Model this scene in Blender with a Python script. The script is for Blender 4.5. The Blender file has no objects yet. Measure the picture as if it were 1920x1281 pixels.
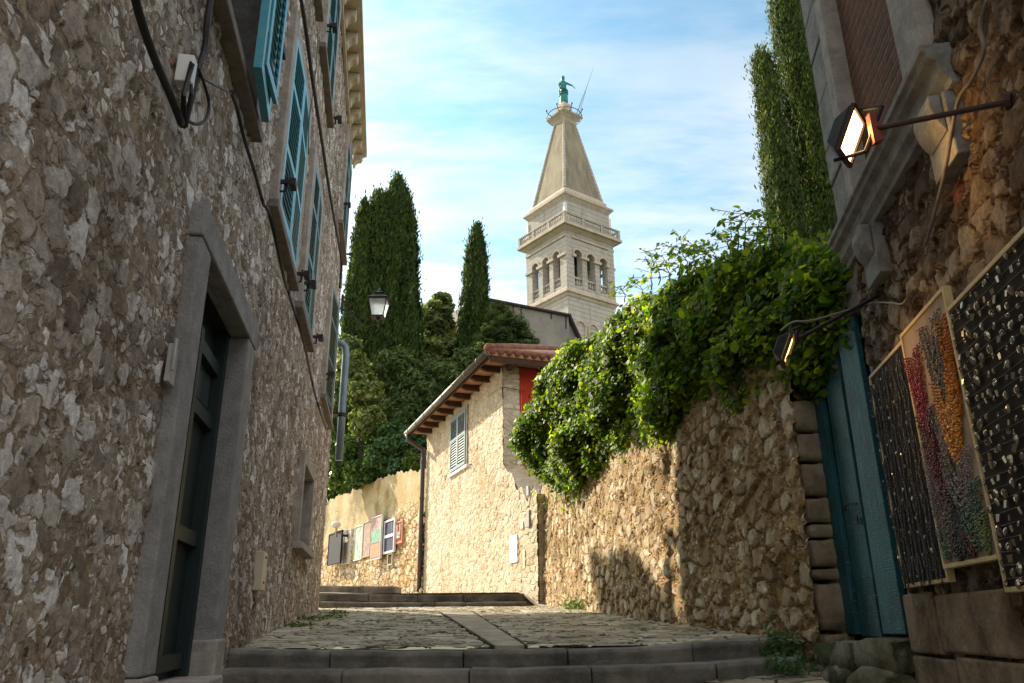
import bpy, bmesh, math, random
import numpy as np
from mathutils import Vector, Matrix
R = math.radians
random.seed(7); rng = np.random.default_rng(11)
S = bpy.context.scene
COL = S.collection

# ------------------------------------------------------------------ camera, world, sun, exposure
FPX = 1470.0; TH = R(19.8); RO = R(-0.5); CAM = np.array([0.0, 0.0, 1.5])
cam = bpy.data.cameras.new('camera'); co = bpy.data.objects.new('camera', cam); COL.objects.link(co)
cam.sensor_width = 36.0; cam.lens = FPX / 1920 * 36.0; cam.clip_start = 0.05; cam.clip_end = 3000
_U = Vector((0, -math.sin(TH), math.cos(TH))); _F = Vector((0, math.cos(TH), math.sin(TH))); _X = Vector((1, 0, 0))
_r = _X * math.cos(RO) + _U * math.sin(RO); _u = -_X * math.sin(RO) + _U * math.cos(RO)
m = Matrix.Identity(4)
for i in range(3):
    m[i][0] = _r[i]; m[i][1] = _u[i]; m[i][2] = -_F[i]; m[i][3] = CAM[i]
co.matrix_world = m
S.camera = co

SUN_AZ = R(-44); SUN_EL = R(30)
sd = Vector((math.sin(SUN_AZ) * math.cos(SUN_EL), math.cos(SUN_AZ) * math.cos(SUN_EL), math.sin(SUN_EL)))
sl = bpy.data.lights.new('sun', 'SUN'); so = bpy.data.objects.new('sun', sl); COL.objects.link(so)
sl.energy = 5.0; sl.angle = R(0.6); sl.color = (1.0, 0.875, 0.68)
so.rotation_euler = sd.to_track_quat('Z', 'Y').to_euler()

W = bpy.data.worlds.new('World'); S.world = W; W.use_nodes = True
wt = W.node_tree; wt.nodes.clear()
S.view_settings.view_transform = 'Standard'; S.view_settings.look = 'None'
S.view_settings.gamma = 1.0; S.view_settings.exposure = 1.0
S.cycles.use_denoising = True
S.cycles.max_bounces = 8; S.cycles.transparent_max_bounces = 8
S.cycles.sample_clamp_indirect = 6.0

# ------------------------------------------------------------------ node helpers
def N(t, typ, ins=None, **props):
    n = t.nodes.new(typ)
    for k, v in props.items(): setattr(n, k, v)
    for k, v in (ins or {}).items():
        s = n.inputs[k]
        if isinstance(v, bpy.types.NodeSocket): t.links.new(v, s)
        else: s.default_value = v
    return n
def math_(t, op, a, b=None, c=None, clamp=False):
    n = N(t, 'ShaderNodeMath', operation=op, use_clamp=clamp)
    for i, v in enumerate((a, b, c)):
        if v is None: continue
        if isinstance(v, bpy.types.NodeSocket): t.links.new(v, n.inputs[i])
        else: n.inputs[i].default_value = v
    return n.outputs[0]
def mixc(t, f, a, b, mode='MIX'):
    n = N(t, 'ShaderNodeMix', data_type='RGBA', blend_type=mode)
    for k, v in ((0, f), (6, a), (7, b)):
        if isinstance(v, bpy.types.NodeSocket): t.links.new(v, n.inputs[k])
        else: n.inputs[k].default_value = (tuple(v) + (1,) if not isinstance(v, (int, float)) else v)
    return n.outputs[2]
def ramp(t, f, stops, interp='LINEAR'):
    n = t.nodes.new('ShaderNodeValToRGB'); n.color_ramp.interpolation = interp
    e = n.color_ramp.elements
    while len(e) < len(stops): e.new(0.5)
    for i, (p, c) in enumerate(stops):
        e[i].position = p
        e[i].color = tuple(c) + (1,) if not isinstance(c, (int, float)) else (c, c, c, 1)
    t.links.new(f, n.inputs[0]); return n.outputs[0]
def smooth(t, v, a, b, lo=0.0, hi=1.0):
    n = N(t, 'ShaderNodeMapRange', {0: v, 1: a, 2: b, 3: lo, 4: hi}, interpolation_type='SMOOTHSTEP'); return n.outputs[0]
def noise(t, vec, scale, detail=4, rough=0.55, out=0):
    return N(t, 'ShaderNodeTexNoise', {'Vector': vec, 'Scale': scale, 'Detail': detail, 'Roughness': rough}).outputs[out]
def newmat(name, disp=None):
    ma = bpy.data.materials.new(name); ma.use_nodes = True
    t = ma.node_tree; t.nodes.clear()
    out = t.nodes.new('ShaderNodeOutputMaterial')
    b = N(t, 'ShaderNodeBsdfPrincipled', {'Roughness': 0.8, 'Specular IOR Level': 0.3})
    t.links.new(b.outputs[0], out.inputs[0])
    if disp: ma.displacement_method = disp
    return ma, t, b, out
def obj_vec(t, scale=(1, 1, 1)):
    tc = t.nodes.new('ShaderNodeTexCoord')
    return N(t, 'ShaderNodeMapping', {'Vector': tc.outputs['Object'], 'Scale': scale}).outputs[0]

def simple(name, c1, c2=None, scale=8.0, rough=0.7, bump=0.0, bscale=40.0, metal=0.0, stretch=(1, 1, 1), spec=0.3, detail=6):
    ma, t, b, out = newmat(name)
    v = obj_vec(t, stretch)
    c2 = c2 or tuple(x * 0.7 for x in c1)
    f = smooth(t, noise(t, v, scale, detail, 0.65), 0.3, 0.7)
    t.links.new(mixc(t, f, c1, c2), b.inputs['Base Color'])
    b.inputs['Roughness'].default_value = rough; b.inputs['Metallic'].default_value = metal
    b.inputs['Specular IOR Level'].default_value = spec
    if bump:
        h = noise(t, v, bscale, 8, 0.6)
        bn = N(t, 'ShaderNodeBump', {'Height': h, 'Strength': min(1, bump * 20), 'Distance': 0.02})
        t.links.new(bn.outputs[0], b.inputs['Normal'])
    return ma

def stone_mat(name, scale, zst, stones, m1, m2, mw=(0.02, 0.09), warp=0.08, amp=0.03, fine=0.01, cover=0.0, jit=0.1, disp='BOTH',
              vscale=(1, 1), stain=None, rough=0.92, plaster=None, fscale=3.5, contrast=0.7, tint=None, chips=0.0, pits=0.0):
    """rubble: cells of stone in mortar; some cells sunk under mortar (cover); real relief"""
    ma, t, b, out = newmat(name, disp)
    v0 = obj_vec(t)
    v1 = obj_vec(t, (vscale[0], vscale[1], zst))
    wn = noise(t, v1, scale * 0.9, 4, 0.6, out=1)
    v = N(t, 'ShaderNodeVectorMath', {0: wn, 1: (warp,) * 3, 2: v1}, operation='MULTIPLY_ADD').outputs[0]
    ed = N(t, 'ShaderNodeTexVoronoi', {'Vector': v, 'Scale': scale}, feature='DISTANCE_TO_EDGE').outputs['Distance']
    vc = N(t, 'ShaderNodeTexVoronoi', {'Vector': v, 'Scale': scale}, feature='F1').outputs['Color']
    sep = N(t, 'ShaderNodeSeparateColor', {0: vc}).outputs
    n1 = noise(t, v0, scale * fscale, 9, 0.68)
    n2 = noise(t, v0, 0.7, 4, 0.6)
    n3 = noise(t, v0, scale * 1.2, 5, 0.6)
    e2 = math_(t, 'MULTIPLY_ADD', math_(t, 'SUBTRACT', n1, 0.5), jit, ed)
    mask = smooth(t, e2, mw[0], mw[1])
    if cover > 0:
        cv = math_(t, 'MULTIPLY_ADD', math_(t, 'SUBTRACT', n3, 0.5), 0.9, sep[1])
        mask = math_(t, 'MULTIPLY', mask, smooth(t, cv, cover - 0.08, cover + 0.12))
    sc = ramp(t, sep[0], stones)
    k = len(stones)
    g = math_(t, 'MULTIPLY_ADD', math_(t, 'SUBTRACT', n1, 0.5), contrast * 2.2, 1.0)
    sc = mixc(t, 1.0, sc, N(t, 'ShaderNodeCombineColor', {0: g, 1: g, 2: g}).outputs[0], 'MULTIPLY')
    mc = mixc(t, smooth(t, noise(t, v0, scale * 0.6, 7, 0.7), 0.33, 0.67), m1, m2)
    g2 = math_(t, 'MULTIPLY_ADD', math_(t, 'SUBTRACT', n1, 0.5), contrast * 2.6, 1.0)
    mc = mixc(t, 1.0, mc, N(t, 'ShaderNodeCombineColor', {0: g2, 1: g2, 2: g2}).outputs[0], 'MULTIPLY')
    h = math_(t, 'MULTIPLY', mask, math_(t, 'MULTIPLY_ADD', sep[2], 0.9 * amp, 0.5 * amp))
    if plaster:   # (colour a, colour b, z threshold, softness, second-noise scale): upper part rendered over
        z = N(t, 'ShaderNodeSeparateXYZ', {0: v0}).outputs[2]
        pz = math_(t, 'MULTIPLY_ADD', math_(t, 'SUBTRACT', noise(t, v0, plaster[4], 5, 0.6), 0.5), plaster[5], z)
        pm = smooth(t, pz, plaster[2] - plaster[3], plaster[2] + plaster[3])
        pc = mixc(t, smooth(t, noise(t, v0, 1.1, 7, 0.65), 0.36, 0.66), plaster[0], plaster[1])
        inv = math_(t, 'SUBTRACT', 1.0, pm)
        mask = math_(t, 'MULTIPLY', mask, inv); h = math_(t, 'MULTIPLY', h, math_(t, 'MULTIPLY_ADD', inv, 0.85, 0.15))
        mc = mixc(t, pm, mc, pc)
    c = mixc(t, mask, mc, sc)
    if chips:    # small stones and flakes showing through the mortar
        wv2 = N(t, 'ShaderNodeVectorMath', {0: wn, 1: (warp * .6,) * 3, 2: v1}, operation='MULTIPLY_ADD').outputs[0]
        e3 = N(t, 'ShaderNodeTexVoronoi', {'Vector': wv2, 'Scale': scale * 2.7}, feature='DISTANCE_TO_EDGE').outputs['Distance']
        s3 = N(t, 'ShaderNodeSeparateColor', {0: N(t, 'ShaderNodeTexVoronoi', {'Vector': wv2, 'Scale': scale * 2.7}, feature='F1').outputs['Color']}).outputs
        cm_ = smooth(t, math_(t, 'MULTIPLY_ADD', math_(t, 'SUBTRACT', n1, 0.5), jit * .7, e3), 0.05, 0.15)
        cm_ = math_(t, 'MULTIPLY', cm_, math_(t, 'LESS_THAN', s3[1], chips))
        cm_ = math_(t, 'MULTIPLY', cm_, math_(t, 'SUBTRACT', 1.0, mask))
        cc_ = mixc(t, 1.0, ramp(t, s3[0], stones), N(t, 'ShaderNodeCombineColor', {0: g, 1: g, 2: g}).outputs[0], 'MULTIPLY')
        c = mixc(t, cm_, c, cc_); h = math_(t, 'MULTIPLY_ADD', cm_, amp * .35, h)
    if pits:     # holes where mortar has fallen out
        pn = noise(t, v1, scale * 1.9, 5, 0.6)
        pm_ = math_(t, 'MULTIPLY', smooth(t, pn, 0.60, 0.70), math_(t, 'SUBTRACT', 1.0, mask))
        c = mixc(t, math_(t, 'MULTIPLY', pm_, pits), c, tuple(x * .25 for x in m1)); h = math_(t, 'MULTIPLY_ADD', pm_, -amp * .8, h)
    if stain:
        s = smooth(t, noise(t, v0, stain[1], 6, 0.7), stain[2], stain[3])
        c = mixc(t, s, c, mixc(t, 1.0, c, stain[0], 'MULTIPLY'))
    if tint:   # a few reddish / odd patches with a shape of their own
        s = smooth(t, noise(t, v0, tint[1], 3, 0.5), tint[2], tint[2] + 0.03)
        c = mixc(t, math_(t, 'MULTIPLY', s, 0.8), c, tint[0])
    t.links.new(c, b.inputs['Base Color'])
    b.inputs['Roughness'].default_value = rough; b.inputs['Specular IOR Level'].default_value = 0.2
    h = math_(t, 'ADD', h, math_(t, 'MULTIPLY', math_(t, 'SUBTRACT', n1, 0.5), fine * 1.1))
    h = math_(t, 'ADD', h, math_(t, 'MULTIPLY', math_(t, 'SUBTRACT', noise(t, v0, scale * 11, 5, 0.6), 0.5), fine * 0.5))
    d = N(t, 'ShaderNodeDisplacement', {'Height': h, 'Midlevel': 0.0, 'Scale': 1.0})
    t.links.new(d.outputs[0], out.inputs['Displacement'])
    return ma

def leaf_mat(name, c1, c2, c3, trans=0.35, rough=0.45, tcol=None, clump=0.6, tmul=(1.9, 1.8, 0.9), spec=0.18):
    ma, t, b, out = newmat(name)
    g = t.nodes.new('ShaderNodeNewGeometry')
    v = obj_vec(t)
    r1 = ramp(t, g.outputs['Random Per Island'], [(0.0, c1), (0.55, c2), (1.0, c3)])
    cl = smooth(t, noise(t, v, clump, 3, 0.5), 0.35, 0.65)
    col = mixc(t, math_(t, 'MULTIPLY', cl, 0.6), r1, c1)
    t.links.new(col, b.inputs['Base Color']); b.inputs['Roughness'].default_value = rough
    b.inputs['Specular IOR Level'].default_value = spec
    tr = N(t, 'ShaderNodeBsdfTranslucent', {'Color': (tcol or c3) + (1,)})
    if not tcol:
        t.links.new(mixc(t, 1.0, col, tmul, 'MULTIPLY'), tr.inputs[0])
    mx = N(t, 'ShaderNodeMixShader', {0: trans}); t.links.new(b.outputs[0], mx.inputs[1]); t.links.new(tr.outputs[0], mx.inputs[2])
    t.links.new(mx.outputs[0], out.inputs[0])
    return ma

# world: physical sky with thin cirrus
sky = N(wt, 'ShaderNodeTexSky', sky_type='NISHITA', sun_disc=False, sun_elevation=SUN_EL, sun_rotation=SUN_AZ,
        air_density=1.25, dust_density=2.2, ozone_density=1.6, altitude=20)
tcw = wt.nodes.new('ShaderNodeTexCoord')
sx = N(wt, 'ShaderNodeSeparateXYZ', {0: tcw.outputs['Generated']}).outputs
zz = math_(wt, 'MAXIMUM', math_(wt, 'ADD', sx[2], 0.12), 0.05)
cv = N(wt, 'ShaderNodeCombineXYZ', {0: math_(wt, 'DIVIDE', sx[0], zz), 1: math_(wt, 'DIVIDE', sx[1], zz), 2: 0.3}).outputs[0]
cm = N(wt, 'ShaderNodeMapping', {'Vector': cv, 'Rotation': (0, 0, R(38)), 'Scale': (0.55, 1.7, 1.0)}).outputs[0]
cn = noise(wt, cm, 1.5, 7, 0.62)
cn2 = noise(wt, N(wt, 'ShaderNodeMapping', {'Vector': cv, 'Location': (3.1, 1.7, 0)}).outputs[0], 0.8, 4, 0.5)
cmask = math_(wt, 'MULTIPLY', smooth(wt, cn, 0.34, 0.60), smooth(wt, cn2, 0.18, 0.50))
skc = sky.outputs[0]
skc = mixc(wt, 1.0, skc, (0.60, 1.05, 1.13), 'MULTIPLY')
bw = N(wt, 'ShaderNodeRGBToBW', {0: skc}).outputs[0]
cb = math_(wt, 'MULTIPLY_ADD', bw, 1.0, 3.0)
cc = N(wt, 'ShaderNodeCombineColor', {0: math_(wt, 'MULTIPLY', cb, 0.97), 1: cb, 2: math_(wt, 'MULTIPLY', cb, 1.0)}).outputs[0]
skc = mixc(wt, math_(wt, 'MULTIPLY', cmask, 0.8), skc, cc)
# bright cloud added out of view, overhead and behind, to lift the shadows
cloud_fill = math_(wt, 'MULTIPLY', smooth(wt, sx[1], 0.50, 0.10), smooth(wt, sx[2], -0.02, 0.12))
cloud_fill = math_(wt, 'MULTIPLY', cloud_fill, smooth(wt, noise(wt, tcw.outputs['Generated'], 2.2, 5, 0.55), 0.25, 0.55))
skc = mixc(wt, cloud_fill, skc, (7.6, 7.6, 7.8))
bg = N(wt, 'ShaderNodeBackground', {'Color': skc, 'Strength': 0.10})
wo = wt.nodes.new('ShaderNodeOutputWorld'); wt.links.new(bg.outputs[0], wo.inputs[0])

# ------------------------------------------------------------------ geometry helpers
def ray(px, py):
    """direction through a point of the 1920x1281 survey photograph, camera levelled"""
    x = px - 960; y = 640.5 - py
    c, s = math.cos(RO), math.sin(RO); x, y = c * x - s * y, s * x + c * y
    return np.array([x, FPX * math.cos(TH) - y * math.sin(TH), FPX * math.sin(TH) + y * math.cos(TH)])
def atY(px, py, Y):
    d = ray(px, py); return CAM + d * (Y / d[1])

class Plane:
    """vertical wall plane: u runs along the wall, off is to the right of u, z is up"""
    def __init__(s, o, az):
        s.o = np.array(o[:2], float); a = R(az); s.d = np.array([math.sin(a), math.cos(a)]); s.n = np.array([s.d[1], -s.d[0]])
    def p(s, u, off, z):
        q = s.o + s.d * u + s.n * off; return (q[0], q[1], z)
    def uz(s, px, py, off=0.0):
        d = ray(px, py); k = ((s.o - CAM[:2]) @ s.n + off) / (d[:2] @ s.n); q = CAM + d * k
        return float((q[:2] - s.o) @ s.d), float(q[2])

class MB:
    def __init__(s): s.v = []; s.f = []
    def add(s, vs, fs):
        k = len(s.v); s.v += [tuple(map(float, q)) for q in vs]; s.f += [tuple(k + i for i in f) for f in fs]
    def hexa(s, c):
        s.add(c, [(0, 3, 2, 1), (4, 5, 6, 7), (0, 1, 5, 4), (1, 2, 6, 5), (2, 3, 7, 6), (3, 0, 4, 7)])
    def box(s, x0, x1, y0, y1, z0, z1):
        s.hexa([(x0, y0, z0), (x1, y0, z0), (x1, y1, z0), (x0, y1, z0), (x0, y0, z1), (x1, y0, z1), (x1, y1, z1), (x0, y1, z1)])
    def wbox(s, P, u0, u1, o0, o1, z0, z1, z1b=None):
        zb = z1 if z1b is None else z1b
        s.hexa([P.p(u0, o0, z0), P.p(u1, o0, z0), P.p(u1, o1, z0), P.p(u0, o1, z0),
                P.p(u0, o0, z1), P.p(u1, o0, zb), P.p(u1, o1, zb), P.p(u0, o1, z1)])
    def prism(s, P, prof, u0, u1):
        """profile of (off, z) extruded along u"""
        n = len(prof)
        s.add([P.p(u0, o, z) for o, z in prof] + [P.p(u1, o, z) for o, z in prof],
              [tuple(range(n))[::-1], tuple(range(n, 2 * n))] + [(i, (i + 1) % n, n + (i + 1) % n, n + i) for i in range(n)])
    def poly(s, P, pts, o0, o1):
        """polygon of (u, z) with thickness from o0 to o1"""
        n = len(pts)
        s.add([P.p(u, o0, z) for u, z in pts] + [P.p(u, o1, z) for u, z in pts],
              [tuple(range(n))[::-1], tuple(range(n, 2 * n))] + [(i, (i + 1) % n, n + (i + 1) % n, n + i) for i in range(n)])
    def tube(s, path, r, n=8, closed=False):
        path = [Vector(p) for p in path]; rs = r if isinstance(r, (list, tuple)) else [r] * len(path)
        rings = []; L = len(path)
        ref = Vector((0.137, 0.31, 0.94)).normalized()
        for i, p in enumerate(path):
            if closed: d = path[(i + 1) % L] - path[i - 1]
            else: d = path[min(i + 1, L - 1)] - path[max(i - 1, 0)]
            d.normalize()
            a = d.cross(ref)
            if a.length < 1e-3: a = d.cross(Vector((1, 0, 0)))
            a.normalize(); bb = d.cross(a)
            rings.append([p + (a * math.cos(2 * math.pi * k / n) + bb * math.sin(2 * math.pi * k / n)) * rs[i] for k in range(n)])
        fs = []
        for i in range(L if closed else L - 1):
            j = (i + 1) % L
            for k in range(n): fs.append((i * n + k, i * n + (k + 1) % n, j * n + (k + 1) % n, j * n + k))
        if not closed: fs += [tuple(range(n))[::-1], tuple((L - 1) * n + k for k in range(n))]
        s.add([q for rr in rings for q in rr], fs)
    def lathe(s, c, prof, n=16):
        vs = []; fs = []
        for r, z in prof:
            for k in range(n): vs.append((c[0] + r * math.cos(2 * math.pi * k / n), c[1] + r * math.sin(2 * math.pi * k / n), c[2] + z))
        for i in range(len(prof) - 1):
            for k in range(n): fs.append((i * n + k, i * n + (k + 1) % n, (i + 1) * n + (k + 1) % n, (i + 1) * n + k))
        fs += [tuple(range(n))[::-1], tuple((len(prof) - 1) * n + k for k in range(n))]
        s.add(vs, fs)
    def blob(s, c, r, sub=2, seed=0, rough=0.25):
        bm = bmesh.new(); bmesh.ops.create_icosphere(bm, subdivisions=sub, radius=1.0)
        rr = random.Random(seed); ph = [(rr.uniform(0.8, 2.4), rr.uniform(0.8, 2.4), rr.uniform(0.8, 2.4), rr.uniform(0, 6)) for _ in range(5)]
        vs = []
        for v in bm.verts:
            k = 1 + rough * sum(math.sin(a * v.co.x * 2 + b_ * v.co.y * 2 + g * v.co.z * 2 + p) for a, b_, g, p in ph) / 5
            vs.append((c[0] + v.co.x * r[0] * k, c[1] + v.co.y * r[1] * k, c[2] + v.co.z * r[2] * k))
        fs = [tuple(v.index for v in f.verts) for f in bm.faces]; bm.free(); s.add(vs, fs)
    def build(s, name, mat, parent=None, smooth=False, bevel=0.0, wt_=None):
        me = bpy.data.meshes.new(name); me.from_pydata(s.v, [], s.f); me.validate()
        bm = bmesh.new(); bm.from_mesh(me); bmesh.ops.recalc_face_normals(bm, faces=bm.faces); bm.to_mesh(me); bm.free()
        if mat: me.materials.append(mat)
        if smooth:
            for p in me.polygons: p.use_smooth = True
        o = link(name, me, parent)
        if bevel:
            md = o.modifiers.new('b', 'BEVEL'); md.width = bevel; md.segments = 2; md.limit_method = 'ANGLE'
        return o
ORG = {}
def link(name, me, parent=None):
    o = bpy.data.objects.new(name, me); COL.objects.link(o); ORG[o.name] = Vector((0, 0, 0))
    if parent:
        o.parent = parent; o.location = -ORG[parent.name]
    return o
def tag(o, label=None, cat=None, group=None, kind=None):
    if label: o['label'] = label
    if cat: o['category'] = cat
    if group: o['group'] = group
    if kind: o['kind'] = kind
    return o
def thing(name, loc, label, cat, group=None):
    o = bpy.data.objects.new(name, None); COL.objects.link(o); o.location = loc; o.empty_display_size = 0.2
    ORG[o.name] = Vector(loc); return tag(o, label, cat, group)
def rawmesh(name, verts, faces_idx, nper, mat, parent=None, smooth=False):
    """fast mesh from numpy: faces of nper corners each"""
    me = bpy.data.meshes.new(name); nv = len(verts); nf = len(faces_idx)
    me.vertices.add(nv); me.vertices.foreach_set('co', np.asarray(verts, np.float32).ravel())
    me.loops.add(nf * nper); me.loops.foreach_set('vertex_index', np.asarray(faces_idx, np.int32).ravel())
    me.polygons.add(nf); me.polygons.foreach_set('loop_start', np.arange(0, nf * nper, nper, dtype=np.int32))
    me.update(calc_edges=True); me.validate()
    if smooth: me.polygons.foreach_set('use_smooth', np.ones(nf, bool))
    me.materials.append(mat)
    return link(name, me, parent)
def gridwall(name, P, us, zs, res, holes, off, mat, parent=None, flip=False, topfn=None, batter=0.0):
    """fine sheet of wall in plane P with rectangular openings, gridded so the material can raise its stones"""
    def cuts(lo, hi, extra):
        k = sorted(set([lo, hi] + [e for e in extra if lo < e < hi])); out = []
        for a, b in zip(k, k[1:]):
            n = max(1, int(round((b - a) / res))); out += [a + (b - a) * i / n for i in range(n)]
        return np.array(out + [k[-1]])
    U = cuts(us[0], us[1], [h[i] for h in holes for i in (0, 1)]); Z = cuts(zs[0], zs[1], [h[i] for h in holes for i in (2, 3)])
    nu, nz = len(U), len(Z); uu, z2 = np.meshgrid(U, Z, indexing='ij')
    zz_ = z2.copy()
    if topfn is not None:
        top = topfn(uu); zz_ = zs[0] + (z2 - zs[0]) * (top - zs[0]) / (zs[1] - zs[0])
    oo = off + batter * (zs[1] - zz_)
    X = P.o[0] + P.d[0] * uu + P.n[0] * oo; Y = P.o[1] + P.d[1] * uu + P.n[1] * oo
    V = np.stack([X, Y, zz_], -1).reshape(-1, 3)
    i, j = np.meshgrid(np.arange(nu - 1), np.arange(nz - 1), indexing='ij'); i = i.ravel(); j = j.ravel()
    keep = np.ones(len(i), bool); uc = (U[i] + U[i + 1]) / 2; zc = (Z[j] + Z[j + 1]) / 2
    for h in holes: keep &= ~((uc > h[0]) & (uc < h[1]) & (zc > h[2]) & (zc < h[3]))
    i = i[keep]; j = j[keep]
    q = np.stack([i * nz + j, (i + 1) * nz + j, (i + 1) * nz + j + 1, i * nz + j + 1], -1)
    if flip: q = q[:, ::-1]
    used = np.unique(q); mp = np.zeros(len(V), np.int64); mp[used] = np.arange(len(used))
    return rawmesh(name, V[used], mp[q], 4, mat, parent, True)

def leaves(name, C, Nn, size, mat, parent=None, aspect=0.7, jit=0.6, shape=4, fold=0.0, upright=0.0):
    """a cloud of small leaf faces at points C, facing roughly Nn"""
    n = len(C); Nn = Nn + rng.normal(0, jit, (n, 3)); Nn /= np.linalg.norm(Nn, axis=1, keepdims=True) + 1e-9
    t = rng.normal(0, 1, (n, 3)); t -= (t * Nn).sum(1, keepdims=True) * Nn; t /= np.linalg.norm(t, axis=1, keepdims=True) + 1e-9
    b = np.cross(Nn, t)
    if upright:   # long axis of each spray points up and slightly out
        b = np.array([0, 0, 1.0]) + Nn * .35 + rng.normal(0, upright, (n, 3)); b /= np.linalg.norm(b, axis=1, keepdims=True)
        t = np.cross(b, Nn); t /= np.linalg.norm(t, axis=1, keepdims=True) + 1e-9
    sz = size * rng.choice([.55, .8, 1.0, 1.2, 1.6], (n, 1), p=[.2, .3, .28, .16, .06]) * rng.uniform(.85, 1.15, (n, 1))
    if shape == 4: pts = [(-.5, -.15), (0, -.5), (.5, .1), (0.0, .55)]
    elif shape == 3: pts = [(-.5, -.3), (.5, -.3), (0, .6)]
    else: pts = [(0, -.55), (.42, -.25), (.38, .2), (0, .6), (-.38, .2), (-.42, -.25)]
    V = np.stack([C + t * sz * x * aspect * 1.3 + b * sz * y * 1.2 - Nn * sz * fold * abs(x) for x, y in pts], 1).reshape(-1, 3)
    k = len(pts)
    return rawmesh(name, V, np.arange(n * k).reshape(n, k), k, mat, parent)

def vnoise(p, seed=0):
    """cheap smooth value noise on points (n,k)"""
    p = np.asarray(p, float); r = np.random.default_rng(seed); o = np.zeros(len(p))
    for f, a in ((1, .5), (2.1, .3), (4.3, .2)):
        for _ in range(3):
            w = r.normal(0, 1, p.shape[1]); w *= f / np.linalg.norm(w) * r.uniform(.7, 1.3)
            o += a / 3 * np.sin(p @ w * 2.2 + r.uniform(0, 6.28))
    return o * 1.6

# ------------------------------------------------------------------ materials
M = {}
M['left_wall'] = stone_mat('left_wall_rubble', 6.6, 1.2,
    [(0.0, (0.20, 0.158, 0.122)), (0.3, (0.35, 0.292, 0.238)), (0.6, (0.48, 0.424, 0.372)), (0.85, (0.66, 0.605, 0.565)), (1.0, (0.80, 0.765, 0.74))],
    (0.215, 0.15, 0.095), (0.39, 0.31, 0.225), mw=(0.055, 0.10), warp=0.14, amp=0.017, fine=0.010, cover=0.34, jit=0.24,
    stain=((0.50, 0.46, 0.42), 0.8, 0.42, 0.72), tint=((0.42, 0.13, 0.06), 0.9, 0.72), contrast=1.0, chips=0.75, pits=0.95)
M['house_wall'] = stone_mat('house_limestone', 3.9, 2.0,
    [(0.0, (0.40, 0.32, 0.22)), (0.4, (0.51, 0.43, 0.31)), (0.8, (0.61, 0.53, 0.41)), (0.972, (0.62, 0.52, 0.37)), (0.985, (0.60, 0.36, 0.17)), (1.0, (0.60, 0.33, 0.15))],
    (0.46, 0.38, 0.27), (0.55, 0.475, 0.36), mw=(0.02, 0.14), warp=0.1, amp=0.020, fine=0.009, cover=0.22, jit=0.20, contrast=0.45,
    stain=((0.80, 0.70, 0.55), 0.7, 0.45, 0.7))
M['ivy_wall'] = stone_mat('rubble_wall', 5.2, 1.15,
    [(0.0, (0.27, 0.19, 0.105)), (0.3, (0.40, 0.295, 0.17)), (0.6, (0.48, 0.38, 0.25)), (0.85, (0.58, 0.49, 0.36)), (1.0, (0.64, 0.56, 0.43))],
    (0.32, 0.195, 0.08), (0.48, 0.335, 0.16), mw=(0.04, 0.12), warp=0.12, amp=0.042, fine=0.012, cover=0.18, jit=0.20,
    plaster=((0.40, 0.28, 0.14), (0.50, 0.38, 0.22), 3.85, 0.5, 1.4, 1.6), contrast=0.75, stain=((0.55, 0.48, 0.38), 0.9, 0.45, 0.7), chips=0.6, pits=0.8)
M['garden_wall'] = stone_mat('garden_rubble', 3.2, 1.5,
    [(0.0, (0.44, 0.27, 0.11)), (0.25, (0.52, 0.36, 0.17)), (0.6, (0.56, 0.44, 0.27)), (1.0, (0.62, 0.53, 0.38))],
    (0.24, 0.17, 0.09), (0.34, 0.25, 0.14), mw=(0.015, 0.08), warp=0.08, amp=0.06, fine=0.012, jit=0.08,
    plaster=((0.44, 0.32, 0.15), (0.52, 0.43, 0.26), 5.15, 0.35, 0.5, 1.6), contrast=0.5, stain=((0.55, 0.52, 0.46), 0.35, 0.5, 0.62))
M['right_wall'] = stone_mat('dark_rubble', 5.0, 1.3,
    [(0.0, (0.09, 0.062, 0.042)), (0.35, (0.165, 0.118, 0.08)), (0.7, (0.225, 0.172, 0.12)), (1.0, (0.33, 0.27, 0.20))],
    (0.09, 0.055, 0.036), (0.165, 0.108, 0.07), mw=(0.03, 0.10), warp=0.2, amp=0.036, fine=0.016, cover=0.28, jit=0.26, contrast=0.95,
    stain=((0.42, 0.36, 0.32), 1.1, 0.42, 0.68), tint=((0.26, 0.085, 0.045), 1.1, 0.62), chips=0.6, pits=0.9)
M['paving'] = stone_mat('worn_paving', 4.0, 1.0,
    [(0.0, (0.31, 0.265, 0.185)), (0.5, (0.42, 0.365, 0.265)), (1.0, (0.54, 0.48, 0.37))],
    (0.045, 0.045, 0.022), (0.075, 0.075, 0.032), mw=(0.015, 0.06), warp=0.06, amp=0.018, fine=0.005, jit=0.06, vscale=(0.75, 1.9), contrast=0.55, rough=0.65, cover=0.07,
    stain=((0.62, 0.58, 0.48), 1.2, 0.45, 0.7))
M['step'] = simple('step_stone', (0.26, 0.235, 0.195), (0.075, 0.068, 0.055), 2.2, 0.75, 0.05, 14, detail=10)
M['rock'] = stone_mat('mossy_block', 2.2, 1.0,
    [(0.0, (0.10, 0.09, 0.065)), (0.5, (0.17, 0.15, 0.11)), (1.0, (0.25, 0.22, 0.17))],
    (0.045, 0.05, 0.02), (0.08, 0.08, 0.035), mw=(0.01, 0.09), warp=0.15, amp=0.03, fine=0.016, jit=0.2, cover=0.2, disp='BUMP', contrast=0.9,
    stain=((0.35, 0.42, 0.22), 2.5, 0.48, 0.68))
M['quoin'] = simple('pillar_stone', (0.34, 0.265, 0.18), (0.17, 0.12, 0.075), 4, 0.9, 0.05, 14, detail=10)
M['grey_stone'] = simple('dressed_grey_stone', (0.31, 0.295, 0.275), (0.17, 0.155, 0.14), 6, 0.88, 0.035, 40, detail=11)
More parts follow.
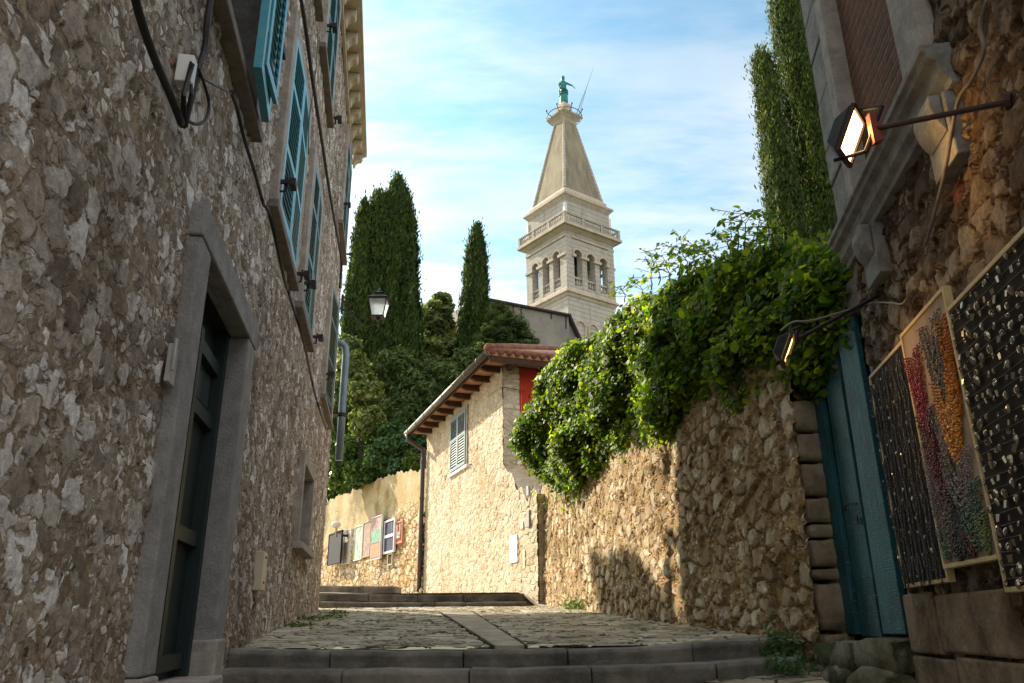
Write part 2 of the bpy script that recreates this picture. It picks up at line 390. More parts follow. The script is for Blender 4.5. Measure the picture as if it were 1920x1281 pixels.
M['door_stone'] = simple('door_surround_stone', (0.31, 0.295, 0.285), (0.20, 0.19, 0.18), 7, 0.85, 0.03, 50, detail=10)
M['warm_stone'] = simple('dressed_warm_stone', (0.44, 0.40, 0.35), (0.27, 0.235, 0.20), 6, 0.88, 0.03, 45, detail=11)
M['dark_sill'] = simple('weathered_sill_stone', (0.24, 0.205, 0.18), (0.15, 0.125, 0.11), 9, 0.9, 0.02, 50)
M['cornice'] = simple('cornice_stone', (0.60, 0.52, 0.40), (0.48, 0.40, 0.30), 5, 0.85, 0.01, 40)
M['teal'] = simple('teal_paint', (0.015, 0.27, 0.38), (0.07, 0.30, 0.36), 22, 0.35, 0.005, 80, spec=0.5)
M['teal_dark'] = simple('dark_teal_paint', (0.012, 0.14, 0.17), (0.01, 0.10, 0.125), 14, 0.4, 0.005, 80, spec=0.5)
M['green_shutter'] = simple('dark_green_paint', (0.02, 0.095, 0.09), (0.014, 0.07, 0.068), 14, 0.45, spec=0.5)
M['grey_blue'] = simple('grey_blue_paint', (0.21, 0.27, 0.28), (0.17, 0.22, 0.235), 9, 0.55)
M['iron'] = simple('black_iron', (0.012, 0.012, 0.013), (0.025, 0.02, 0.018), 20, 0.55, 0.01, 60)
M['rust_iron'] = simple('rusty_iron', (0.035, 0.022, 0.018), (0.06, 0.03, 0.02), 20, 0.7, 0.01, 60)
M['rust_red'] = simple('red_oxide', (0.28, 0.06, 0.035), (0.2, 0.045, 0.03), 20, 0.7)
M['cable'] = simple('black_cable', (0.015, 0.014, 0.014), (0.03, 0.027, 0.025), 12, 0.6)
M['pale_cable'] = simple('grey_cable', (0.30, 0.27, 0.23), (0.2, 0.18, 0.15), 12, 0.6)
M['pipe'] = simple('blue_grey_pipe', (0.20, 0.25, 0.28), (0.12, 0.17, 0.20), 4, 0.4, metal=0.3, stretch=(1, 1, 0.5))
M['brown_pipe'] = simple('dark_brown_metal', (0.045, 0.032, 0.028), (0.07, 0.05, 0.042), 6, 0.4, spec=0.5)
M['gutter'] = simple('bronze_gutter', (0.12, 0.095, 0.075), (0.085, 0.067, 0.052), 3, 0.4, metal=0.2)
M['door_green'] = simple('old_green_door', (0.014, 0.03, 0.028), (0.009, 0.02, 0.018), 6, 0.5, stretch=(6, 6, 0.6))
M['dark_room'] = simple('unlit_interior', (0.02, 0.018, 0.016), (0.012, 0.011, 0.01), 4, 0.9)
M['white'] = simple('white_paint', (0.74, 0.73, 0.70), (0.62, 0.61, 0.58), 5, 0.5)
M['cream_box'] = simple('cream_enamel', (0.60, 0.52, 0.38), (0.52, 0.44, 0.31), 5, 0.5)
M['plastic_grey'] = simple('grey_plastic', (0.34, 0.31, 0.27), (0.26, 0.24, 0.21), 5, 0.5)
M['rafter'] = simple('dark_rafter_wood', (0.075, 0.036, 0.02), (0.045, 0.022, 0.013), 8, 0.8, 0.01, 40)
M['terracotta'] = simple('terracotta', (0.30, 0.125, 0.075), (0.14, 0.065, 0.045), 5, 0.85, 0.01, 40)
M['soffit'] = simple('clay_soffit', (0.42, 0.21, 0.12), (0.32, 0.15, 0.085), 6, 0.85, 0.01, 40)
M['old_tile'] = simple('dark_roof_tile', (0.075, 0.045, 0.045), (0.045, 0.028, 0.03), 4, 0.85)
M['red_wall'] = simple('red_plaster', (0.50, 0.045, 0.02), (0.42, 0.04, 0.02), 3, 0.85)
M['nave'] = simple('grey_render', (0.30, 0.265, 0.215), (0.19, 0.175, 0.155), 0.5, 0.9, 0.02, 3, detail=10)
M['spire'] = simple('spire_render', (0.33, 0.28, 0.185), (0.18, 0.155, 0.11), 1.1, 0.9, 0.02, 2, stretch=(1, 1, .22), detail=11)
M['copper'] = simple('green_copper', (0.03, 0.25, 0.20), (0.02, 0.15, 0.125), 2.0, 0.5, metal=0.2)
M['bark'] = simple('bark', (0.10, 0.07, 0.05), (0.055, 0.04, 0.03), 6, 0.9, 0.03, 20, stretch=(3, 3, 0.6))
M['grass'] = simple('grass_ground', (0.05, 0.08, 0.02), (0.08, 0.075, 0.035), 2, 0.95, 0.03, 12)
M['frame_wood'] = simple('pale_frame_wood', (0.58, 0.45, 0.24), (0.44, 0.33, 0.16), 5, 0.55, stretch=(3, 3, 3))
M['black_cloth'] = simple('black_velvet', (0.012, 0.010, 0.010), (0.03, 0.022, 0.02), 9, 0.95)
M['grey_cloth'] = simple('beige_cloth', (0.36, 0.29, 0.23), (0.24, 0.19, 0.155), 6, 0.95, 0.01, 60)

def brick_mat():
    ma, t, b, out = newmat('weathered_brick', 'BUMP')
    v = obj_vec(t)
    # running courses along the wall: a rotated coordinate so bricks follow the wall
    rot = N(t, 'ShaderNodeMapping', {'Vector': v, 'Rotation': (0, 0, R(-90 + 9.3))}).outputs[0]
    s = N(t, 'ShaderNodeSeparateXYZ', {0: rot}).outputs
    wv = noise(t, v, 6, 4, 0.6, out=1)
    c = N(t, 'ShaderNodeCombineXYZ', {0: s[0], 1: s[2], 2: 0.0}).outputs[0]
    c = N(t, 'ShaderNodeVectorMath', {0: wv, 1: (0.02, 0.02, 0), 2: c}, operation='MULTIPLY_ADD').outputs[0]
    br = N(t, 'ShaderNodeTexBrick', {'Vector': c, 'Color1': (0.24, 0.095, 0.05, 1), 'Color2': (0.15, 0.07, 0.045, 1), 'Mortar': (0.17, 0.125, 0.09, 1),
            'Scale': 1.0, 'Mortar Size': 0.014, 'Brick Width': 0.28, 'Row Height': 0.085, 'Mortar Smooth': 0.6})
    n = noise(t, v, 22, 8, 0.7)
    col = mixc(t, smooth(t, n, 0.35, 0.75), br.outputs[0], (0.10, 0.065, 0.045))
    t.links.new(col, b.inputs['Base Color']); b.inputs['Roughness'].default_value = 0.95
    h = math_(t, 'ADD', math_(t, 'MULTIPLY', br.outputs['Fac'], -0.02), math_(t, 'MULTIPLY', n, 0.035))
    d = N(t, 'ShaderNodeDisplacement', {'Height': h, 'Midlevel': 0.0, 'Scale': 1.0}); t.links.new(d.outputs[0], out.inputs['Displacement'])
    return ma
M['brick'] = brick_mat()

def ashlar_mat(name, c1, c2, course, joint=0.06, dark=(0.25, 0.2, 0.15)):
    ma, t, b, out = newmat(name, 'BUMP')
    v = obj_vec(t); s = N(t, 'ShaderNodeSeparateXYZ', {0: v}).outputs
    fr = math_(t, 'FRACT', math_(t, 'DIVIDE', s[2], course))
    jm = math_(t, 'LESS_THAN', fr, joint)
    row = math_(t, 'FLOOR', math_(t, 'DIVIDE', s[2], course))
    rn = N(t, 'ShaderNodeTexWhiteNoise', {'W': row}, noise_dimensions='1D').outputs[0]
    n = noise(t, v, 0.9, 8, 0.7); n2 = noise(t, v, 4.0, 5, 0.6)
    col = mixc(t, smooth(t, n, 0.35, 0.68), c1, c2)
    col = mixc(t, math_(t, 'MULTIPLY', rn, 0.25), col, c2)
    col = mixc(t, math_(t, 'MULTIPLY', jm, 0.75), col, dark)
    st = smooth(t, noise(t, N(t, 'ShaderNodeMapping', {'Vector': v, 'Scale': (2.2, 2.2, 0.22)}).outputs[0], 1.2, 7, 0.65), 0.52, 0.70)
    col = mixc(t, math_(t, 'MULTIPLY', st, 0.6), col, dark)
    t.links.new(col, b.inputs['Base Color']); b.inputs['Roughness'].default_value = 0.85
    h = math_(t, 'ADD', math_(t, 'MULTIPLY', jm, -0.06), math_(t, 'MULTIPLY', n2, 0.03))
    d = N(t, 'ShaderNodeDisplacement', {'Height': h, 'Midlevel': 0.0, 'Scale': 1.0}); t.links.new(d.outputs[0], out.inputs['Displacement'])
    return ma
M['tower'] = ashlar_mat('tower_ashlar', (0.50, 0.46, 0.395), (0.39, 0.35, 0.29), 0.55, 0.09)
M['tower_pink'] = ashlar_mat('tower_cornice_stone', (0.58, 0.49, 0.385), (0.46, 0.375, 0.285), 0.9, 0.03)

def plank_mat():
    ma, t, b, out = newmat('teal_door_paint', 'BUMP')
    v = obj_vec(t, (5, 5, 0.7)); v0 = obj_vec(t)
    n = noise(t, v, 5, 8, 0.65); n2 = noise(t, v0, 2.2, 5, 0.6); n3 = noise(t, obj_vec(t, (1, 1, 7)), 14, 4, 0.6)
    col = mixc(t, smooth(t, n2, 0.35, 0.65), (0.012, 0.105, 0.13), (0.008, 0.05, 0.058))
    col = mixc(t, smooth(t, n, 0.52, 0.72), col, (0.035, 0.17, 0.21))
    col = mixc(t, smooth(t, n3, 0.62, 0.70), col, (0.12, 0.26, 0.29))
    t.links.new(col, b.inputs['Base Color']); b.inputs['Roughness'].default_value = 0.5; b.inputs['Specular IOR Level'].default_value = 0.4
    h = math_(t, 'ADD', math_(t, 'MULTIPLY', n, 0.012), math_(t, 'MULTIPLY', n3, 0.012))
    d = N(t, 'ShaderNodeDisplacement', {'Height': h, 'Midlevel': 0.0, 'Scale': 1.0}); t.links.new(d.outputs[0], out.inputs['Displacement'])
    return ma
M['planks'] = plank_mat()

def glow(name, col, strength):
    ma, t, b, out = newmat(name)
    e = N(t, 'ShaderNodeEmission', {'Color': col + (1,), 'Strength': strength}); t.links.new(e.outputs[0], out.inputs[0]); return ma
def glass_mat(name, col, rough=0.2, tr=0.5):
    ma, t, b, out = newmat(name)
    b.inputs['Base Color'].default_value = col + (1,); b.inputs['Roughness'].default_value = rough
    b.inputs['Transmission Weight'].default_value = tr; return ma
M['lantern_glass'] = glass_mat('frosted_lantern_glass', (0.86, 0.88, 0.85), 0.5, 0.55)

def bead_mat(name, c1, c2, rough=0.15):
    ma, t, b, out = newmat(name)
    g = t.nodes.new('ShaderNodeNewGeometry')
    t.links.new(mixc(t, g.outputs['Random Per Island'], c1, c2), b.inputs['Base Color'])
    b.inputs['Roughness'].default_value = rough; b.inputs['Specular IOR Level'].default_value = 0.8; return ma
M['bead_red'] = bead_mat('red_beads', (0.32, 0.012, 0.02), (0.16, 0.008, 0.02))
M['bead_wine'] = bead_mat('wine_beads', (0.12, 0.006, 0.014), (0.05, 0.004, 0.012))
M['bead_amber'] = bead_mat('amber_beads', (0.62, 0.27, 0.01), (0.42, 0.13, 0.008))
M['bead_smoke'] = bead_mat('smoky_beads', (0.07, 0.055, 0.045), (0.18, 0.15, 0.125))
M['bead_green'] = bead_mat('green_beads', (0.03, 0.10, 0.05), (0.10, 0.13, 0.09))
M['bead_grey'] = bead_mat('grey_beads', (0.30, 0.26, 0.25), (0.16, 0.13, 0.15))
M['bead_black'] = bead_mat('black_beads', (0.012, 0.012, 0.014), (0.035, 0.03, 0.03))
M['silver'] = bead_mat('silver_pendants', (0.50, 0.42, 0.32), (0.14, 0.11, 0.08), 0.25)
for k_ in ('silver',):
    M[k_].node_tree.nodes['Principled BSDF'].inputs['Metallic'].default_value = 0.8

def picture_mat(name, cols, sx_=60, sz_=5, seed=0.0, th=(0.4, 0.6)):
    """strings of small coloured pieces hanging on a board"""
    ma, t, b, out = newmat(name)
    v = obj_vec(t, (sx_, sx_, sz_)); v2 = N(t, 'ShaderNodeVectorMath', {0: v, 1: (seed, seed * 2, seed * 3)}, operation='ADD').outputs[0]
    n = noise(t, v2, 1.0, 5, 0.75)
    n2 = noise(t, obj_vec(t, (3, 3, 3)), 1.0 + seed * 0.01, 2, 0.5)
    f = math_(t, 'ADD', smooth(t, n, th[0], th[1]), math_(t, 'MULTIPLY', math_(t, 'SUBTRACT', n2, 0.5), 0.7))
    t.links.new(ramp(t, f, [(i / (len(cols) - 1), c) for i, c in enumerate(cols)]), b.inputs['Base Color'])
    return ma

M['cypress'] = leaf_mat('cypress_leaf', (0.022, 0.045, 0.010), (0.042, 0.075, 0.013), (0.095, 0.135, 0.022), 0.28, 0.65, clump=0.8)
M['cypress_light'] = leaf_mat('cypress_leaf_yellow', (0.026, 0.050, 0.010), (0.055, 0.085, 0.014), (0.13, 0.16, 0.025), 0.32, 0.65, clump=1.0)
M['pine'] = leaf_mat('pine_needles', (0.036, 0.07, 0.022), (0.08, 0.125, 0.038), (0.20, 0.24, 0.08), 0.34, 0.6, clump=0.8)
M['broad'] = leaf_mat('broad_leaf', (0.030, 0.075, 0.019), (0.075, 0.14, 0.029), (0.20, 0.26, 0.07), 0.34, 0.38, clump=0.8)
M['shrub'] = leaf_mat('shrub_leaf', (0.033, 0.083, 0.027), (0.060, 0.128, 0.042), (0.135, 0.210, 0.090), 0.25, 0.35, clump=1.2)
M['ivy'] = leaf_mat('ivy_leaf', (0.030, 0.078, 0.008), (0.11, 0.195, 0.010), (0.30, 0.355, 0.02), 0.53, 0.5, clump=1.6, tmul=(2.6, 2.35, 0.9), spec=0.12)
M['broad_light'] = leaf_mat('pale_broad_leaf', (0.07, 0.105, 0.03), (0.14, 0.18, 0.055), (0.29, 0.33, 0.12), 0.36, 0.45, clump=0.8)
M['weed'] = leaf_mat('weed_leaf', (0.056, 0.112, 0.017), (0.098, 0.154, 0.025), (0.168, 0.224, 0.042), 0.3, 0.5)

# ------------------------------------------------------------------ survey planes
LW = Plane(atY(415, 1255, 6.3), -9.07)                 # left building front
HW = Plane(atY(1010, 1122, 16.8), -19.9)               # small house front (street side is -off)
_hb = HW.p(10.0, 0, 0); GW = Plane(_hb, -27)           # garden wall (street side is -off)
IW = Plane(atY(1290, 1172, 9.6), -10.2)                # ivy wall (street side is -off)
RW = Plane(atY(1745, 1281, 5.25), 9.3)                 # right building (street side is -off); u<0 is nearer
def street_z(Y): return 1.32 + 0.054 * (Y - 6.6)

# ------------------------------------------------------------------ ground, street
def sheet(name, xs, ys, zf, res, mat, kind='structure', hole=None):
    X = np.arange(xs[0], xs[1] + res[0] * .5, res[0]); Y = np.arange(ys[0], ys[1] + res[1] * .5, res[1])
    xx, yy = np.meshgrid(X, Y, indexing='ij'); zz2 = zf(xx, yy); ny = len(Y)
    i, j = np.meshgrid(np.arange(len(X) - 1), np.arange(ny - 1), indexing='ij'); i = i.ravel(); j = j.ravel()
    q = np.stack([i * ny + j, (i + 1) * ny + j, (i + 1) * ny + j + 1, i * ny + j + 1], -1)
    o = rawmesh(name, np.stack([xx, yy, zz2], -1).reshape(-1, 3), q, 4, mat, None, True); o['kind'] = kind; return o
def low_z(x, y): return 0.985 + 0.16 * (y - 6.2) + 0.045 * x
def right_rise(x, y): return np.clip((x - 1.2) / 1.6, 0, 1) ** 2 * 0.05
sheet('lower_street', (-3.2, 3.4), (-4, 6.5), lambda x, y: low_z(x, y), (0.05, 0.05), M['paving'])
def up_z(x, y):
    return 1.32 + 0.054 * (y - 6.6) + right_rise(x, y) * np.clip((9.5 - y) / 3, 0, 1) - 0.022
sheet('upper_street', (-4.4, 3.2), (6.86, 16.3), up_z, (0.035, 0.035), M['paving'])
def land_z(x, y):   # landing and the lane that bends away to the left
    return 2.085 - 0.27 * np.clip((x - 0.12) / .3, 0, 1) * np.clip(1.15 - (y - 16.25) / 1.6, 0, 1) + np.clip(y - 16.3, 0, 60) * 0.0362 + np.clip(-x - 3.2, 0, 30) * 0.03
sheet('upper_lane', (-22, 2.0), (16.25, 44), land_z, (0.12, 0.12), simple('lane_stone', (0.42, 0.37, 0.28), (0.27, 0.235, 0.17), 2.5, 0.85, 0.03, 12))
def hill_z(x, y): return np.where(y < -8, -0.8, np.clip(-0.8 + 0.0 * x, -0.8, 50))
sheet('ground', (-400, 400), (-400, 400), lambda x, y: -0.8 + 0 * x, (40, 40), M['grass'])
# raised gardens behind the walls, climbing to the church
def in_sheet(name, P, u0, u1, w0, w1, f, res, mat):
    U_ = np.arange(u0, u1 + res / 2, res); Wd = np.arange(w0, w1 + res / 2, res)
    uu, ww = np.meshgrid(U_, Wd, indexing='ij'); X = P.o[0] + P.d[0] * uu + P.n[0] * ww; Y = P.o[1] + P.d[1] * uu + P.n[1] * ww
    nw = len(Wd); i, j = np.meshgrid(np.arange(len(U_) - 1), np.arange(nw - 1), indexing='ij'); i = i.ravel(); j = j.ravel()
    q = np.stack([i * nw + j, (i + 1) * nw + j, (i + 1) * nw + j + 1, i * nw + j + 1], -1)
    o = rawmesh(name, np.stack([X, Y, f(uu, ww)], -1).reshape(-1, 3), q, 4, mat, None, True); o['kind'] = 'structure'; return o
in_sheet('garden_terrain', GW, -1.0, 70, 0.25, 90, lambda u, w: 6.0 + 0.02 * u + 0.17 * np.clip(w, 0, 90), 2.0, M['grass'])
in_sheet('hill_terrain', IW, 9.5, 110, 6.0, 80, lambda u, w: 3.0 + 0.19 * np.clip(u - 8, 0, 90), 2.0, M['grass'])
in_sheet('courtyard_ground', IW, -3, 9.4, 0.5, 40, lambda u, w: 2.2 + 0.02 * u + 0 * w, 1.0, M['grass'])

# drain channel of long slabs set in the paving
mb = MB()
a0 = np.array([-0.62, 7.0]); a1 = np.array([-1.75, 15.4])
L0 = [(900, 1212), (968, 1212)]; 
cl = [(-0.16, 6.75), (-1.22, 13.6)]; cr = [(0.08, 6.75), (-0.72, 13.6)]
nS = 13
for i in range(nS):
    t0 = i / nS; t1 = (i + 1) / nS - 0.006
    q = []
    for t_ in (t0, t1):
        for A_ in (cl, cr):
            x = A_[0][0] + (A_[1][0] - A_[0][0]) * t_; y = A_[0][1] + (A_[1][1] - A_[0][1]) * t_
            q.append((x, y))
    z = [street_z(p[1]) + 0.012 for p in q]
    o4 = [0, 1, 3, 2]
    mb.hexa([(q[k][0], q[k][1], z[k] - 0.1) for k in o4] + [(q[k][0], q[k][1], z[k]) for k in o4])
o = mb.build('drain_channel', simple('channel_slab', (0.43, 0.375, 0.275), (0.24, 0.205, 0.145), 3.5, 0.75, 0.05, 14, detail=10), None, bevel=0.008); tag(o, kind='structure')
gap = simple('mossy_joint', (0.025, 0.03, 0.012), (0.045, 0.045, 0.02), 9, 0.95)
mb = MB()
for A_, s_ in ((cl, -1), (cr, 1)):
    for i in range(16):
        t0 = i / 16; t1 = (i + 1) / 16; q = []
        for t_, w_ in ((t0, 0), (t1, 0), (t1, 1), (t0, 1)):
            x = A_[0][0] + (A_[1][0] - A_[0][0]) * t_ + s_ * (0.003 + w_ * (0.022 + 0.016 * math.sin(i * 2.3))); y = A_[0][1] + (A_[1][1] - A_[0][1]) * t_
            q.append((x, y, street_z(y) + 0.010))
        mb.hexa([(p[0], p[1], p[2] - 0.05) for p in q] + q)
tag(mb.build('drain_joint', gap), kind='structure')

def step(name, nose, depth, riser, label, mat=None, slabs=5, seed=1):
    """a kerb-like step of long worn blocks following the nose line (x, y, z)"""
    rr = random.Random(seed); mb = MB(); nose = [Vector(p) for p in nose]
    seg = [0.0]
    for a, b in zip(nose, nose[1:]): seg.append(seg[-1] + (b - a).length)
    def at(s):
        for i in range(len(nose) - 1):
            if s <= seg[i + 1] + 1e-6:
                return nose[i].lerp(nose[i + 1], (s - seg[i]) / (seg[i + 1] - seg[i]))
        return nose[-1]
    cuts_ = sorted([0, seg[-1]] + [seg[-1] * (i + rr.uniform(-.25, .25)) / slabs for i in range(1, slabs)])
    for a, b in zip(cuts_, cuts_[1:]):
        n = max(2, int((b - a) / 0.25)); dz = rr.uniform(-.006, .006); dy = rr.uniform(-.012, .012)
        P0 = [at(a + 0.004 + (b - a - 0.008) * i / n) for i in range(n + 1)]
        sec = []
        for p in P0:
            w = rr.uniform(-.012, .012); p = p + Vector((0, 0, rr.uniform(-.006, .006)))
            sec.append([(p.x, p.y + dy + 0.02, p.z - riser), (p.x, p.y + dy + 0.012 + w, p.z - riser * .5), (p.x, p.y + dy + w, p.z - 0.03 + dz), (p.x, p.y + dy + 0.022, p.z + dz), (p.x, p.y + depth, p.z + dz), (p.x, p.y + depth, p.z - riser)])
        k = 6; vs = [q for s_ in sec for q in s_]; fs = []
        for i in range(n):
            for j in range(k): fs.append((i * k + j, i * k + (j + 1) % k, (i + 1) * k + (j + 1) % k, (i + 1) * k + j))
        fs += [tuple(range(k)), tuple(n * k + j for j in range(k))]
        mb.add(vs, fs)
    o = mb.build(name, mat or M['step'], None, bevel=0.010); return tag(o, label, 'step')
def hit_nose(pts): return [tuple(atY(x, y, Y)) for x, y, Y in pts]
step('stone_step', hit_nose([(428, 1218, 6.5), (640, 1222, 6.55), (960, 1221, 6.6), (1180, 1216, 6.62), (1340, 1206, 6.7), (1480, 1195, 6.85)]), 0.5, 0.16,
     'upper of the two wide worn stone steps across the near street', seed=3)
step('stone_step', hit_nose([(398, 1257, 6.15), (640, 1257, 6.2), (960, 1256, 6.25), (1180, 1252, 6.27), (1340, 1243, 6.33), (1500, 1231, 6.45)]), 0.45, 0.34,
     'lower of the two wide worn stone steps across the near street', seed=5)
step('stone_step', hit_nose([(596, 1128, 15.9), (800, 1130, 15.9), (988, 1127, 15.9)]), 0.6, 0.17,
     'bottom stone step of the far flight below the cream house', seed=8, slabs=4)
step('stone_step', hit_nose([(596, 1112, 16.25), (800, 1114, 16.25), (983, 1113, 16.25)]), 0.6, 0.15,
     'middle stone step of the far flight, its end by the cream house corner', seed=9, slabs=4)
step('stone_step', hit_nose([(596, 1098, 19.0), (744, 1100, 19.0)]), 0.8, 0.22,
     'topmost short stone step of the far flight below the hanging boards', seed=10, slabs=2)

# ------------------------------------------------------------------ left building
LEND = 9.0
lb = thing('stone_building', LW.p(4, -0.3, 1.6), 'tall rubble stone building with teal louvred shutters along the left of the street', 'building')
DOOR = (-2.20, -0.78, 1.0, 3.54)
WIN1 = [(-2.55, -1.45), (-0.02, 1.42), (2.33, 3.50), (6.25, 8.0)]
WIN2 = [(-0.02, 1.42), (2.33, 3.70), (7.2, 8.65)]
SWIN = (4.05, 5.45, 2.50, 3.52)
holes = [DOOR, SWIN] + [(a, b, 5.05, 7.05) for a, b in WIN1] + [(a, b, 8.75, 10.75) for a, b in WIN2]
gridwall('wall', LW, (-6.5, LEND), (0.0, 11.45), 0.034, holes, 0.0, M['left_wall'], lb, flip=False)
mb = MB()   # body behind the front: end wall, back and ceiling so that the building is solid
mb.wbox(LW, LEND - 0.35, LEND, -9, -0.05, 0.0, 11.45); mb.wbox(LW, -6.5, -6.15, -9, -0.05, 0.0, 11.45); mb.wbox(LW, -6.1, LEND - 0.4, -9, -8.7, 0, 11.45)
mb.build('rear_wall', M['left_wall'], lb)
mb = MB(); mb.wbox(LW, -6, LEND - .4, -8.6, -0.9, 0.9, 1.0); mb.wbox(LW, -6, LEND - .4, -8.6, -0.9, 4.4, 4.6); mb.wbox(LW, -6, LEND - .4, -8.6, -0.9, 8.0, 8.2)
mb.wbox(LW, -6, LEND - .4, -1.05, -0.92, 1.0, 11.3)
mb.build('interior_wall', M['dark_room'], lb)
mb = MB(); mb.poly(LW, [(-6.6, 11.60), (9.2, 11.60), (9.2, 11.66), (-6.6, 11.66)], -0.2, 0.1)
mb.v = []; mb.f = []
mb.prism(LW, [(0.25, 11.66), (0.25, 11.75), (-4.6, 13.4), (-9.4, 11.75), (-9.4, 11.66), (-4.6, 13.2)], -6.6, 9.25)
mb.build('roof', M['old_tile'], lb)
# cornice: thin moulding, scroll brackets, soffit slab and fascia
OV = 0.30; ZC = 11.18
mb = MB()
mb.wbox(LW, -6.5, LEND - 0.1, 0.02, 0.07, ZC - 0.02, ZC + 0.06)
mb.wbox(LW, -6.5, LEND - 0.1, 0.02, 0.055, ZC + 0.06, ZC + 0.40)
cn = mb.build('cornice', M['cornice'], lb)
mb = MB(); mb.wbox(LW, -6.5, 9.18, 0.055, OV, ZC + 0.34, ZC + 0.44); mb.wbox(LW, -6.5, 9.2, OV - 0.02, OV + 0.05, ZC + 0.38, ZC + 0.52)
mb.build('soffit', M['cornice'], cn)
u = 9.0
while u > -3:
    mb = MB()
    mb.prism(LW, [(0.056, ZC + 0.04), (0.10, ZC + 0.06), (0.12, ZC + 0.14), (0.17, ZC + 0.19), (0.235, ZC + 0.20), (0.265, ZC + 0.26), (0.265, ZC + 0.338), (0.056, ZC + 0.338)], u, u + 0.19)
    mb.build('bracket', M['cornice'], cn, bevel=0.012); u -= 0.56

def louvre_leaf(mb, P, u0, u1, z0, z1, off, th=0.045, st=0.075, rails=(0.5,), slat=0.078, sgn=1, frac_open=0.0):
    """one louvred shutter leaf in plane P, outer face at off + th"""
    o0, o1 = off, off + sgn * th
    mb.wbox(P, u0, u0 + st, o0, o1, z0, z1); mb.wbox(P, u1 - st, u1, o0, o1, z0, z1)
    zr = [z0] + [z0 + (z1 - z0) * r_ for r_ in rails] + [z1]
    mb.wbox(P, u0 + st, u1 - st, o0, o1, z0, z0 + st * 1.2); mb.wbox(P, u0 + st, u1 - st, o0, o1, z1 - st, z1)
    for r_ in zr[1:-1]: mb.wbox(P, u0 + st, u1 - st, o0, o1, r_ - st * .45, r_ + st * .45)
    for a, b in zip(zr, zr[1:]):
        z = a + st * 0.8
        while z < b - st * 0.7:
            mb.prism(P, [(o0 + sgn * 0.002, z + 0.050), (o0 + sgn * 0.010, z + 0.056), (o1 - sgn * 0.001, z + .004), (o1 - sgn * 0.009, z - 0.002)], u0 + st - .003, u1 - st + .003)
            z += slat
def window(parent, P, u0, u1, z0, z1, sgn, frame_mat, sill_mat, shut_mat, ajar=0.0, fw=0.17, proud=0.075, leaves_=(0, 1), sill_out=0.10, depth=0.35, sill=True, rails=(0.36, 0.72)):
    mb = MB()
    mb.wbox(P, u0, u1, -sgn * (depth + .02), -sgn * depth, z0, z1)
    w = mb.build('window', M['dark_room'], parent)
    mb = MB()
    mb.wbox(P, u0 - fw, u0 + 0.01, -sgn * depth, sgn * proud, z0, z1 + fw); mb.wbox(P, u1 - 0.01, u1 + fw, -sgn * depth, sgn * proud, z0, z1 + fw)
    mb.wbox(P, u0 + 0.01, u1 - 0.01, -sgn * depth, sgn * (proud + 0.002), z1, z1 + fw)
    mb.build('frame', frame_mat, w, bevel=0.006)
    if sill:
        mb = MB(); mb.wbox(P, u0 - fw - .06, u1 + fw + .06, -sgn * depth, sgn * sill_out, z0 - 0.085, z0 - 0.004); mb.build('sill', sill_mat, w, bevel=0.008)
    mid = (u0 + u1) / 2
    for k in leaves_:
        a, b = (u0 + .012, mid - .004) if k == 0 else (mid + .004, u1 - .012)
        hu = a if k == 0 else b
        # leaf plane rotated about its hinge by ajar
        az = math.degrees(math.atan2(P.d[0], P.d[1])); rot = ajar * (1 if k == 0 else -1) * sgn
        h = P.p(hu, sgn * 0.03, 0); Q = Plane(h, az + rot)
        mb = MB()
        louvre_leaf(mb, Q, 0 if k == 0 else a - hu, (b - hu) if k == 0 else 0, z0 + .03, z1 - .01, 0.0, sgn=sgn, rails=rails)
        mb.build('shutter', shut_mat, w)
    return w
for k, (a, b) in enumerate(WIN1):
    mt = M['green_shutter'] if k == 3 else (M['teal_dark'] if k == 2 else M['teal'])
    if k == 0:
        w = window(lb, LW, a, b, 5.05, 7.05, 1, M['grey_stone'], M['dark_sill'], mt, leaves_=())
        mb = MB(); Q = Plane(LW.p(-1.45, 0.10, 0), -9.07 - 3); louvre_leaf(mb, Q, -0.62, 0.0, 5.0, 7.05, 0.02, th=0.055, rails=(0.2, 0.6)); mb.build('shutter', mt, w)
        mb = MB(); Q = Plane(LW.p(-1.45, 0.20, 0), -9.07 + 2); louvre_leaf(mb, Q, -0.50, -0.06, 5.12, 6.2, 0.0, th=0.03, st=.06, rails=()); mb.build('shutter', mt, w)
    else:
        window(lb, LW, a, b, 5.05, 7.05, 1, M['warm_stone'], M['dark_sill'], mt, ajar=1.5 if k < 3 else 3)
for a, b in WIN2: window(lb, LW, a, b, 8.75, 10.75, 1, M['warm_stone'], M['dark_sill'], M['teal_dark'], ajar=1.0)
# small barred window at street level
w = window(lb, LW, *SWIN[:2], SWIN[2], SWIN[3], 1, M['warm_stone'], M['warm_stone'], M['teal'], leaves_=(), fw=0.15, sill_out=0.14, depth=0.5)
